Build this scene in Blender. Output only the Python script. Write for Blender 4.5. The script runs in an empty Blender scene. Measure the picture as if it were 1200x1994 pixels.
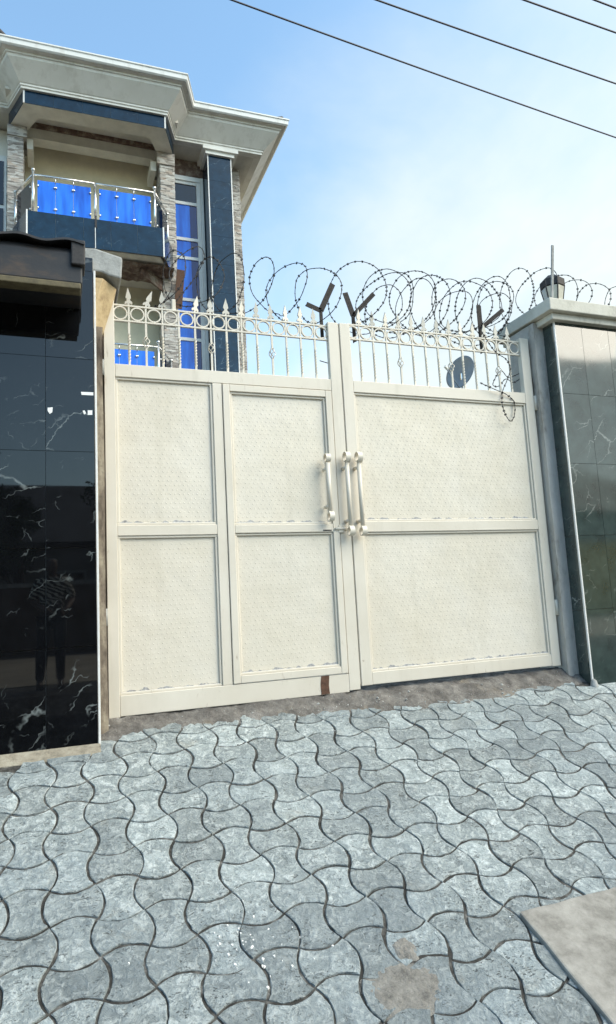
import bpy, bmesh, math, random
from mathutils import Vector, Matrix
R = math.radians
random.seed(7)
sc = bpy.context.scene
C = sc.collection

# ------------------------------------------------------------------ camera
# axes measured from the vanishing points of the gate (image space: x right, y up, looking down -z)
F_PX, IMG_H = 1300.0, 1994.0
up_c = Vector((-523, 9612, -F_PX)).normalized()
rt_c = Vector((3450, 22, -F_PX)); rt_c = (rt_c - up_c * rt_c.dot(up_c)).normalized()
fw_c = up_c.cross(rt_c)
CAM_H = 1.0
cam_d = bpy.data.cameras.new('camera'); cam = bpy.data.objects.new('camera', cam_d); C.objects.link(cam)
cam_d.sensor_fit = 'VERTICAL'; cam_d.sensor_height = 36.0; cam_d.sensor_width = 36.0
cam_d.lens = F_PX / IMG_H * 36.0
cam_d.clip_start = 0.05; cam_d.clip_end = 3000
M = Matrix((rt_c, fw_c, up_c)).to_4x4()        # rows: world X, Y, Z in camera axes
M.translation = Vector((0, 0, CAM_H))
cam.matrix_world = M
sc.camera = cam

# ------------------------------------------------------------------ sky and sun
SUN_EL, SUN_AZ = 42.0, 128.0                    # azimuth clockwise from +Y (into the scene); 90 is to the right
world = bpy.data.worlds.new('World'); sc.world = world; world.use_nodes = True
nt = world.node_tree; nt.nodes.clear()
def N(tree, t, **kw):
    n = tree.nodes.new(t)
    for k, v in kw.items():
        if k in n.inputs: n.inputs[k].default_value = v
        else: setattr(n, k, v)
    return n
out = N(nt, 'ShaderNodeOutputWorld'); bg = N(nt, 'ShaderNodeBackground')
sky = N(nt, 'ShaderNodeTexSky', sky_type='NISHITA', sun_disc=False)
sky.sun_elevation = R(SUN_EL); sky.sun_rotation = R(SUN_AZ)
sky.air_density = 1.0; sky.dust_density = 1.6; sky.ozone_density = 2.0
tc = N(nt, 'ShaderNodeTexCoord')
sep = N(nt, 'ShaderNodeSeparateXYZ'); nt.links.new(tc.outputs['Generated'], sep.inputs[0])
def wmath(op, a, b=None, c=None, clamp=False):
    n = N(nt, 'ShaderNodeMath', operation=op); n.use_clamp = clamp
    for i, v in enumerate((a, b, c)):
        if v is None: continue
        if isinstance(v, (int, float)): n.inputs[i].default_value = v
        else: nt.links.new(v, n.inputs[i])
    return n.outputs[0]
zz = wmath('ADD', wmath('MAXIMUM', sep.outputs[2], 0.0), 0.22)
cx = wmath('DIVIDE', sep.outputs[0], zz); cy = wmath('DIVIDE', sep.outputs[1], zz)
comb = N(nt, 'ShaderNodeCombineXYZ'); nt.links.new(cx, comb.inputs[0]); nt.links.new(cy, comb.inputs[1])
mp = N(nt, 'ShaderNodeMapping'); nt.links.new(comb.outputs[0], mp.inputs[0])
mp.inputs['Rotation'].default_value = (0, 0, R(-35)); mp.inputs['Scale'].default_value = (0.9, 0.5, 1); mp.inputs['Location'].default_value = (0.4, 0.9, 0)
cn = N(nt, 'ShaderNodeTexNoise', Scale=1.5, Detail=9.0, Roughness=0.56, Distortion=0.55)
nt.links.new(mp.outputs[0], cn.inputs['Vector'])
# a broad cloud bank to the right of the view; patchy cloud elsewhere
bank = wmath('ADD', wmath('ADD', wmath('MULTIPLY', sep.outputs[0], 0.80), wmath('MULTIPLY', sep.outputs[1], 0.10)), wmath('MULTIPLY', sep.outputs[2], -0.15))
dens = wmath('ADD', cn.outputs['Fac'], wmath('ADD', bank, -0.12))
mr = N(nt, 'ShaderNodeMapRange', interpolation_type='SMOOTHSTEP'); nt.links.new(dens, mr.inputs['Value'])
mr.inputs['From Min'].default_value = 0.42; mr.inputs['From Max'].default_value = 0.98
mr.inputs['To Max'].default_value = 0.94
cn2 = N(nt, 'ShaderNodeTexNoise', Scale=2.6, Detail=5.0, Roughness=0.6); nt.links.new(mp.outputs[0], cn2.inputs['Vector'])
ccol = N(nt, 'ShaderNodeValToRGB'); nt.links.new(cn2.outputs['Fac'], ccol.inputs[0])
ccol.color_ramp.elements[0].position = 0.3; ccol.color_ramp.elements[0].color = (3.15, 3.6, 3.7, 1)
ccol.color_ramp.elements[1].position = 0.7; ccol.color_ramp.elements[1].color = (4.25, 4.4, 4.15, 1)
gain = N(nt, 'ShaderNodeMix', data_type='RGBA', blend_type='MULTIPLY'); gain.inputs[0].default_value = 1.0
nt.links.new(sky.outputs[0], gain.inputs[6]); gain.inputs[7].default_value = (1.42, 1.60, 1.45, 1)
mix = N(nt, 'ShaderNodeMix', data_type='RGBA')
nt.links.new(mr.outputs[0], mix.inputs[0]); nt.links.new(gain.outputs[2], mix.inputs[6]); nt.links.new(ccol.outputs[0], mix.inputs[7])
nt.links.new(mix.outputs[2], bg.inputs[0]); bg.inputs[1].default_value = 0.1
nt.links.new(bg.outputs[0], out.inputs[0])

sun_d = bpy.data.lights.new('sun', 'SUN'); sun = bpy.data.objects.new('sun', sun_d); C.objects.link(sun)
sun_d.energy = 1.5; sun_d.angle = R(50); sun_d.color = (1.0, 0.92, 0.78)
sd = Vector((math.sin(R(SUN_AZ)) * math.cos(R(SUN_EL)), math.cos(R(SUN_AZ)) * math.cos(R(SUN_EL)), math.sin(R(SUN_EL))))
sun.rotation_euler = (-sd).to_track_quat('-Z', 'Y').to_euler(); sun.location = sd * 60
vs = sc.view_settings; vs.view_transform = 'Standard'; vs.look = 'None'; vs.gamma = 1.0; vs.use_curve_mapping = False
vs.exposure = 1.38
sc.render.engine = 'CYCLES'
sc.cycles.max_bounces = 6; sc.cycles.caustics_reflective = False; sc.cycles.caustics_refractive = False

# pixel helpers (photograph pixels -> direction in world axes)
def ray(x, y):
    d = Vector((x - 600.0, 997.0 - y, -F_PX)); return Vector((d.dot(rt_c), d.dot(fw_c), d.dot(up_c)))
def atY(x, y, Y):
    d = ray(x, y); t = Y / d.y; return Vector((d.x * t, Y, CAM_H + d.z * t))
def atZ(x, y, Z):
    d = ray(x, y); t = (Z - CAM_H) / d.z; return Vector((d.x * t, d.y * t, Z))
SLOPE, RAMP0 = 0.38, 0.215 - 4.4 * 0.38
def rampz(Y): return RAMP0 + SLOPE * Y
def atRamp(x, y):
    d = ray(x, y); t = (RAMP0 - CAM_H) / (d.z - SLOPE * d.y); return Vector((d.x * t, d.y * t, CAM_H + d.z * t))

# ------------------------------------------------------------------ materials
MATS = {}
class MT:
    """small node-material builder"""
    def __init__(s, name, rough=0.6, metal=0.0, spec=0.5):
        s.m = bpy.data.materials.new(name); s.m.use_nodes = True; s.t = s.m.node_tree
        s.b = s.t.nodes['Principled BSDF']; s.b.inputs['Roughness'].default_value = rough
        s.b.inputs['Metallic'].default_value = metal; s.b.inputs['Specular IOR Level'].default_value = spec
        s.tc = N(s.t, 'ShaderNodeTexCoord'); s.vec = s.tc.outputs['Object']
        MATS[name] = s.m
    def l(s, a, b): s.t.links.new(a, b)
    def world_coords(s, per_object=False):
        g = N(s.t, 'ShaderNodeNewGeometry'); s.vec = g.outputs['Position']; return s
    def random_offset(s, k=37.0):
        oi = N(s.t, 'ShaderNodeObjectInfo'); v = N(s.t, 'ShaderNodeVectorMath', operation='SCALE'); v.inputs[3].default_value = k
        c = N(s.t, 'ShaderNodeCombineXYZ')
        for i in range(3): s.l(oi.outputs['Random'], c.inputs[i])
        s.l(c.outputs[0], v.inputs[0])
        a = N(s.t, 'ShaderNodeVectorMath', operation='ADD'); s.l(s.vec, a.inputs[0]); s.l(v.outputs[0], a.inputs[1]); s.vec = a.outputs[0]
        return s
    def map(s, scale=(1, 1, 1), rot=(0, 0, 0)):
        n = N(s.t, 'ShaderNodeMapping'); s.l(s.vec, n.inputs[0]); n.inputs['Scale'].default_value = scale; n.inputs['Rotation'].default_value = rot
        return n.outputs[0]
    def noise(s, scale, detail=5, rough=0.6, dist=0.0, vec=None):
        n = N(s.t, 'ShaderNodeTexNoise', Scale=scale, Detail=detail, Roughness=rough, Distortion=dist); s.l(vec or s.vec, n.inputs['Vector']); return n.outputs['Fac']
    def ramp(s, fac, stops):
        n = N(s.t, 'ShaderNodeValToRGB'); s.l(fac, n.inputs[0]); cr = n.color_ramp
        while len(cr.elements) > len(stops): cr.elements.remove(cr.elements[-1])
        while len(cr.elements) < len(stops): cr.elements.new(1.0)
        for e, (p, c) in zip(cr.elements, stops):
            e.position = p; e.color = (c, c, c, 1) if isinstance(c, (int, float)) else (*c, 1)
        return n.outputs[0]
    def mix(s, fac, a, b, mode='MIX'):
        n = N(s.t, 'ShaderNodeMix', data_type='RGBA', blend_type=mode)
        for i, v in ((0, fac), (6, a), (7, b)):
            if isinstance(v, (int, float)): n.inputs[i].default_value = v if i == 0 else (v, v, v, 1)
            elif isinstance(v, tuple): n.inputs[i].default_value = (*v, 1)
            else: s.l(v, n.inputs[i])
        return n.outputs[2]
    def math(s, op, a, b=0.0, clamp=False):
        n = N(s.t, 'ShaderNodeMath', operation=op); n.use_clamp = clamp
        for i, v in ((0, a), (1, b)):
            if isinstance(v, (int, float)): n.inputs[i].default_value = v
            else: s.l(v, n.inputs[i])
        return n.outputs[0]
    def color(s, c):
        if isinstance(c, tuple): s.b.inputs['Base Color'].default_value = (*c, 1)
        else: s.l(c, s.b.inputs['Base Color'])
        return s
    def rough(s, r):
        s.l(r, s.b.inputs['Roughness']); return s
    def bump(s, h, strength=0.3, dist=0.01):
        n = N(s.t, 'ShaderNodeBump'); n.inputs['Strength'].default_value = strength; n.inputs['Distance'].default_value = dist
        s.l(h, n.inputs['Height']); s.l(n.outputs[0], s.b.inputs['Normal']); return s

def simple(name, c, rough=0.6, metal=0.0, var=0.12, scale=6.0, bump=0.0, world=True):
    m = MT(name, rough, metal)
    if world: m.world_coords()
    n = m.noise(scale, 6, 0.65)
    lo = tuple(v * (1 - var) for v in c); hi = tuple(min(1, v * (1 + var)) for v in c)
    m.color(m.ramp(n, [(0.3, lo), (0.7, hi)]))
    if bump: m.bump(m.noise(scale * 9, 4), bump, 0.004)
    return m

# cream gate paint: grime streaks, chips
m = MT('gate_paint', 0.42).world_coords()
big = m.noise(2.2, 5); fine = m.noise(38, 6, 0.7)
strk = m.noise(9, 5, 0.6, vec=m.map((1, 1, 0.10)))
c1 = m.ramp(big, [(0.3, (0.62, 0.565, 0.47)), (0.7, (0.69, 0.64, 0.55))])
c2 = m.mix(m.ramp(strk, [(0.56, 0.0), (0.80, 0.42)]), c1, (0.43, 0.40, 0.32))
c3 = m.mix(m.ramp(fine, [(0.62, 0.0), (0.78, 0.4)]), c2, (0.36, 0.34, 0.29))
rs_ = m.math('MULTIPLY', m.ramp(m.noise(30, 6, 0.7, 0.5, vec=m.map((1, 1, 0.22))), [(0.60, 0.0), (0.70, 1.0)]), m.ramp(m.noise(3.3, 4), [(0.52, 0.0), (0.64, 0.8)]))
c3 = m.mix(rs_, c3, (0.27, 0.19, 0.12))
m.color(c3).rough(m.ramp(big, [(0.3, 0.36), (0.7, 0.55)])); m.bump(fine, 0.12, 0.003)
m = MT('panel_paint', 0.45).world_coords()
big = m.noise(1.6, 5); fine = m.noise(46, 6, 0.7); strk = m.noise(7, 5, 0.6, vec=m.map((1, 1, 0.08)))
c1 = m.ramp(big, [(0.3, (0.645, 0.585, 0.475)), (0.7, (0.70, 0.65, 0.56))])
c2 = m.mix(m.ramp(strk, [(0.55, 0.0), (0.82, 0.35)]), c1, (0.44, 0.40, 0.31))
c3 = m.mix(m.ramp(fine, [(0.68, 0.0), (0.82, 0.3)]), c2, (0.42, 0.41, 0.38))
m.color(c3); m.bump(m.math('ADD', m.math('MULTIPLY', m.noise(20, 4), 0.12), m.noise(2.6, 2)), 0.35, 0.03)
simple('chipped_edge', (0.36, 0.36, 0.36), 0.7, 0, 0.5, 60)
simple('rust', (0.10, 0.05, 0.03), 0.85, 0, 0.4, 40, 0.4)
simple('rusty_iron', (0.032, 0.027, 0.025), 0.8, 0.1, 0.5, 50, 0.3)
simple('wire_steel', (0.045, 0.04, 0.038), 0.65, 0.2, 0.5, 90)
simple('dark_iron', (0.035, 0.033, 0.033), 0.6, 0.4, 0.4, 50)

def marble(name, base, vein, rough=0.06, spec=0.5, amount=1.0):
    m = MT(name, rough, 0, spec).random_offset(41)
    w = m.noise(3.0, 4, 0.6)
    dv = N(m.t, 'ShaderNodeVectorMath', operation='SCALE'); cc = N(m.t, 'ShaderNodeCombineXYZ')
    for i in range(3): m.l(m.math('MULTIPLY', m.noise(2.6 + i * 0.7, 4, 0.62), 0.26), cc.inputs[i])
    av = N(m.t, 'ShaderNodeVectorMath', operation='ADD'); m.l(m.map((1, 1, 1), (0.3, 0.48, 0.2)), av.inputs[0]); m.l(cc.outputs[0], av.inputs[1])
    sv = N(m.t, 'ShaderNodeVectorMath', operation='MULTIPLY'); m.l(av.outputs[0], sv.inputs[0]); sv.inputs[1].default_value = (0.75, 1.0, 3.0)
    v1 = N(m.t, 'ShaderNodeTexVoronoi', feature='DISTANCE_TO_EDGE'); v1.inputs['Scale'].default_value = 1.7; m.l(sv.outputs[0], v1.inputs['Vector'])
    v2 = N(m.t, 'ShaderNodeTexVoronoi', feature='DISTANCE_TO_EDGE'); v2.inputs['Scale'].default_value = 4.6; m.l(av.outputs[0], v2.inputs['Vector'])
    a = m.math('MULTIPLY', m.ramp(v1.outputs['Distance'], [(0.0, 1.0), (0.018, 0.0)]), m.ramp(m.noise(3.4, 3), [(0.52, 0.0), (0.70, 1.0)]))
    b = m.math('MULTIPLY', m.ramp(v2.outputs['Distance'], [(0.0, 0.7), (0.018, 0.0)]), m.ramp(m.noise(5.5, 3, vec=m.map((1.3, 1, 0.7))), [(0.58, 0.0), (0.72, 0.8)]))
    f = m.math('MULTIPLY', m.math('MAXIMUM', a, b), amount, True)
    m.color(m.mix(f, m.ramp(m.noise(7, 5), [(0.3, tuple(x * 0.7 for x in base)), (0.75, tuple(x * 1.5 for x in base))]), vein))
    m.rough(m.ramp(m.noise(2.2, 4), [(0.4, rough), (0.8, rough + 0.04)]))
    m.bump(m.noise(2.1, 2), 0.012, 0.01)
    return m
marble('black_marble_tile', (0.004, 0.0045, 0.0055), (0.21, 0.235, 0.235), 0.012).b.inputs['IOR'].default_value = 1.50
marble('grey_black_marble_tile', (0.034, 0.050, 0.046), (0.28, 0.30, 0.28), 0.05).b.inputs['IOR'].default_value = 1.85
marble('blue_black_marble_tile', (0.005, 0.022, 0.045), (0.14, 0.21, 0.26), 0.12).b.inputs['IOR'].default_value = 1.4
simple('grout', (0.22, 0.22, 0.21), 0.9)
simple('white_trim', (0.74, 0.73, 0.70), 0.4, 0, 0.1, 20)
simple('white_paint', (0.78, 0.765, 0.71), 0.6, 0, 0.10, 2.5, 0.1)
m = MT('cornice_paint', 0.7).world_coords()
st_ = m.noise(5, 6, 0.65, vec=m.map((1, 1, 0.12)))
m.color(m.mix(m.ramp(st_, [(0.50, 0.0), (0.78, 0.55)]), m.ramp(m.noise(1.3, 5), [(0.3, (0.70, 0.68, 0.62)), (0.7, (0.80, 0.78, 0.725))]), (0.40, 0.36, 0.29))); m.bump(m.noise(14, 5), 0.08, 0.004)
simple('soffit_paint', (0.66, 0.63, 0.56), 0.8, 0, 0.14, 3.0, 0.1)
simple('cream_wall', (0.74, 0.67, 0.50), 0.85, 0, 0.12, 2.5, 0.15)
m = MT('pvc_gutter', 0.35).world_coords()
m.color(m.mix(m.ramp(m.noise(5, 5, 0.6, vec=m.map((1, 1, 0.2))), [(0.52, 0.0), (0.8, 0.45)]), (0.72, 0.72, 0.69), (0.30, 0.26, 0.20)))
m = MT('broken_plaster', 0.9).world_coords()
m.color(m.ramp(m.noise(6, 7, 0.7), [(0.3, (0.07, 0.045, 0.035)), (0.5, (0.17, 0.11, 0.085)), (0.62, (0.30, 0.26, 0.21)), (0.75, (0.10, 0.07, 0.055))])); m.bump(m.noise(18, 5), 0.8, 0.03)
m = MT('concrete', 0.9).world_coords()
m.color(m.ramp(m.noise(7, 8, 0.7), [(0.28, (0.16, 0.16, 0.15)), (0.5, (0.33, 0.335, 0.32)), (0.72, (0.46, 0.465, 0.45))])); m.bump(m.noise(40, 6, 0.7), 0.5, 0.008)
m = MT('cap_concrete', 0.9).world_coords()
m.color(m.ramp(m.noise(5, 8, 0.7, vec=m.map((1, 1, 0.5))), [(0.26, (0.30, 0.285, 0.235)), (0.46, (0.57, 0.545, 0.47)), (0.75, (0.68, 0.655, 0.58))])); m.bump(m.noise(40, 6, 0.7), 0.4, 0.006)
m = MT('jamb_plaster', 0.9).world_coords()
a = m.ramp(m.noise(4.5, 7, 0.7, vec=m.map((1, 1, 0.45))), [(0.30, (0.19, 0.17, 0.14)), (0.45, (0.42, 0.40, 0.365)), (0.75, (0.54, 0.52, 0.48))])
m.color(a); m.bump(m.noise(25, 6, 0.7), 0.6, 0.01)
m = MT('yellow_plaster', 0.9).world_coords()
m.color(m.ramp(m.noise(9, 7, 0.7), [(0.28, (0.20, 0.13, 0.07)), (0.48, (0.48, 0.36, 0.20)), (0.75, (0.60, 0.47, 0.29))])); m.bump(m.noise(30, 5), 0.5, 0.01)
m = MT('reveal_plaster', 0.9).world_coords()
m.color(m.ramp(m.noise(7, 7, 0.7, vec=m.map((1, 1, 0.35))), [(0.35, (0.06, 0.045, 0.035)), (0.5, (0.20, 0.16, 0.12)), (0.62, (0.36, 0.31, 0.23)), (0.8, (0.13, 0.10, 0.08))])); m.bump(m.noise(30, 5), 0.6, 0.01)
m = MT('canopy_metal', 0.55, 0.2).world_coords()
m.color(m.ramp(m.noise(4.5, 6, 0.65, vec=m.map((0.7, 1, 1.8))), [(0.3, (0.012, 0.015, 0.02)), (0.55, (0.022, 0.022, 0.024)), (0.75, (0.075, 0.048, 0.03))])); m.bump(m.noise(25, 4), 0.2, 0.004)
m = MT('canopy_lip', 0.7).world_coords()
m.color(m.ramp(m.noise(7, 6, 0.7), [(0.3, (0.035, 0.028, 0.015)), (0.6, (0.14, 0.115, 0.06)), (0.8, (0.20, 0.17, 0.10))]))
# blue mirror glass
m = MT('blue_glass', 0.04, 0.0, 0.5).world_coords()
m.color(m.ramp(m.noise(3.0, 4, 0.5, vec=m.map((2.4, 1, 0.35))), [(0.32, (0.006, 0.075, 0.46)), (0.5, (0.012, 0.135, 0.68)), (0.68, (0.024, 0.20, 0.86))])); m.bump(m.noise(1.7, 2), 0.05, 0.02)
m = MT('blue_glass_dark', 0.05, 0.0, 0.5); m.color((0.005, 0.018, 0.13))
m = MT('tinted_glass', 0.04, 0.0, 0.5); m.color((0.004, 0.010, 0.022))
m = MT('steel', 0.22, 0.9); m.color((0.72, 0.72, 0.71))
simple('window_frame_white', (0.68, 0.69, 0.67), 0.45, 0, 0.08, 3)
m = MT('stone_strip', 0.85).random_offset(0)
m.world_coords(); 
vo = N(m.t, 'ShaderNodeTexVoronoi'); vo.inputs['Scale'].default_value = 7.0; m.l(m.map((1, 1, 3.6)), vo.inputs['Vector'])
sp = N(m.t, 'ShaderNodeSeparateColor'); m.l(vo.outputs['Color'], sp.inputs[0])
m.color(m.mix(m.ramp(m.noise(40, 5, 0.7), [(0.35, 0.0), (0.75, 0.5)]), m.ramp(sp.outputs[0], [(0.0, (0.19, 0.165, 0.15)), (0.4, (0.40, 0.37, 0.33)), (0.75, (0.60, 0.585, 0.545)), (1.0, (0.42, 0.34, 0.28))]), (0.32, 0.29, 0.26))); m.bump(m.noise(35, 5), 0.5, 0.01)
simple('roof_sheet', (0.03, 0.03, 0.033), 0.6, 0.1, 0.3, 5)
# pavers: weathered grey-green concrete with pits, stains and pale laitance
m = MT('paver_concrete', 0.62, 0, 0.45)
oi = N(m.t, 'ShaderNodeObjectInfo')
loc = m.vec
m.world_coords(); n_big = m.noise(1.1, 4); m.random_offset(23.0)
n_mid = m.noise(9, 7, 0.68, 0.6); n_fine = m.noise(55, 7, 0.72); n_smear = m.noise(16, 6, 0.65, 1.2)
n_blot = m.noise(24, 8, 0.70, 0.9)
base = m.ramp(n_mid, [(0.28, (0.18, 0.21, 0.215)), (0.46, (0.285, 0.325, 0.325)), (0.62, (0.40, 0.445, 0.44)), (0.8, (0.50, 0.545, 0.535))])
base = m.mix(m.ramp(n_blot, [(0.50, 0.0), (0.60, 0.85)]), base, (0.58, 0.625, 0.61))
base = m.mix(m.ramp(m.noise(31, 8, 0.70, 1.1), [(0.36, 0.8), (0.47, 0.0)]), base, (0.155, 0.185, 0.195))
base = m.mix(m.ramp(n_big, [(0.44, 0.0), (0.66, 0.5)]), base, (0.20, 0.245, 0.27))
base = m.mix(m.ramp(m.noise(4.0, 6, 0.7, 0.4), [(0.60, 0.0), (0.74, 0.5)]), base, (0.31, 0.29, 0.235))
pit = m.math('MULTIPLY', m.ramp(m.noise(40, 3, 0.55, 1.6, vec=m.map((1, 2.2, 1), (0, 0, 0.3))), [(0.61, 0.0), (0.65, 1.0)]), m.ramp(m.noise(6.5, 4), [(0.46, 0.0), (0.58, 1.0)]))
base = m.mix(m.math('MULTIPLY', pit, 0.85), base, (0.05, 0.055, 0.055))
rnd = m.ramp(oi.outputs['Random'], [(0.0, 0.74), (0.5, 0.98), (1.0, 1.18)])
base = m.mix(1.0, base, rnd, 'MULTIPLY')
base = m.mix(m.ramp(n_fine, [(0.3, 0.35), (0.6, 0.0)]), base, (0.16, 0.17, 0.165))
m.color(base)
m.rough(m.ramp(n_mid, [(0.3, 0.40), (0.7, 0.66)]))
hh = m.math('SUBTRACT', m.math('ADD', m.math('MULTIPLY', n_mid, 0.9), m.math('MULTIPLY', n_fine, 0.22)), m.math('MULTIPLY', pit, 0.5))
m.bump(m.math('ADD', hh, m.math('MULTIPLY', n_blot, 0.6)), 0.9, 0.03)
m = MT('joint_soil', 0.95).world_coords()
m.color(m.ramp(m.noise(14, 6, 0.7), [(0.3, (0.018, 0.017, 0.015)), (0.48, (0.034, 0.032, 0.028)), (0.60, (0.10, 0.095, 0.085)), (0.74, (0.25, 0.25, 0.235))])); m.bump(m.noise(60, 5), 0.6, 0.01)
m = MT('mud', 0.92).world_coords()
a = m.ramp(m.noise(7, 8, 0.72), [(0.28, (0.03, 0.028, 0.025)), (0.43, (0.11, 0.10, 0.09)), (0.58, (0.20, 0.185, 0.165)), (0.76, (0.36, 0.345, 0.32))])
b = m.mix(m.ramp(m.noise(3.1, 4), [(0.56, 0.0), (0.70, 0.5)]), a, (0.33, 0.27, 0.19))
m.color(m.mix(m.ramp(m.noise(70, 4), [(0.30, 0.5), (0.45, 0.0)]), b, (0.06, 0.05, 0.045))); m.bump(m.noise(38, 7, 0.75), 0.9, 0.02)
m = MT('sandy_mortar', 0.92).world_coords()
m.color(m.ramp(m.noise(11, 8, 0.72), [(0.3, (0.13, 0.115, 0.09)), (0.5, (0.31, 0.275, 0.21)), (0.75, (0.44, 0.41, 0.33))])); m.bump(m.noise(40, 7, 0.75), 0.8, 0.012)
m = MT('patch_cement', 0.92).world_coords()
m.color(m.ramp(m.noise(20, 8, 0.75), [(0.3, (0.11, 0.105, 0.095)), (0.46, (0.27, 0.255, 0.225)), (0.7, (0.39, 0.37, 0.33))])); m.bump(m.noise(55, 7, 0.75), 1.0, 0.02)
m = MT('slab_concrete', 0.88).world_coords()
a = m.ramp(m.noise(10, 8, 0.7), [(0.3, (0.15, 0.14, 0.12)), (0.5, (0.265, 0.25, 0.22)), (0.75, (0.38, 0.36, 0.32))])
m.color(m.mix(m.ramp(m.noise(36, 5, 0.7), [(0.60, 0.0), (0.72, 0.45)]), a, (0.16, 0.145, 0.125))); m.bump(m.noise(60, 6, 0.7), 0.5, 0.006)
simple('asphalt', (0.06, 0.058, 0.055), 0.9, 0, 0.3, 8, 0.3)
simple('laterite', (0.40, 0.34, 0.25), 0.95, 0, 0.25, 1.2, 0.3)
simple('earth', (0.14, 0.115, 0.085), 0.95, 0, 0.3, 1.2, 0.4)
simple('paper', (0.82, 0.83, 0.82), 0.6, 0, 0.05, 30)
simple('fleck_white', (0.80, 0.79, 0.76), 0.6, 0, 0.05, 30)
simple('yellow_wall', (0.66, 0.46, 0.12), 0.85, 0, 0.15, 1.2)
simple('brown_wall', (0.10, 0.065, 0.042), 0.9, 0, 0.25, 1.2)
simple('dim_wall', (0.24, 0.22, 0.20), 0.9, 0, 0.2, 0.8)
simple('bark', (0.10, 0.075, 0.055), 0.95, 0, 0.3, 6)
simple('leaf', (0.045, 0.085, 0.025), 0.6, 0, 0.4, 1.5)
simple('dish_grey', (0.20, 0.24, 0.28), 0.5, 0, 0.1, 4)
simple('lantern_glass', (0.50, 0.48, 0.40), 0.12, 0, 0.2, 12)
simple('cable_black', (0.012, 0.014, 0.03), 0.6, 0, 0.1, 4)
simple('skin', (0.13, 0.07, 0.045), 0.55, 0, 0.08, 10)
simple('hair_black', (0.01, 0.009, 0.009), 0.6)
simple('trouser_black', (0.008, 0.008, 0.011), 0.85)
simple('phone_black', (0.01, 0.01, 0.012), 0.2)
m = MT('zebra_cloth', 0.8).world_coords()
wv = N(m.t, 'ShaderNodeTexWave'); wv.inputs['Scale'].default_value = 7.5; wv.inputs['Distortion'].default_value = 7.0; wv.inputs['Detail'].default_value = 2.0; wv.inputs['Detail Scale'].default_value = 1.2
m.l(m.map((0.5, 1, 1.5), (0, 0.5, 0)), wv.inputs['Vector'])
m.color(m.ramp(wv.outputs['Fac'], [(0.50, (0.01, 0.01, 0.01)), (0.60, (0.85, 0.80, 0.68))]))

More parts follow.
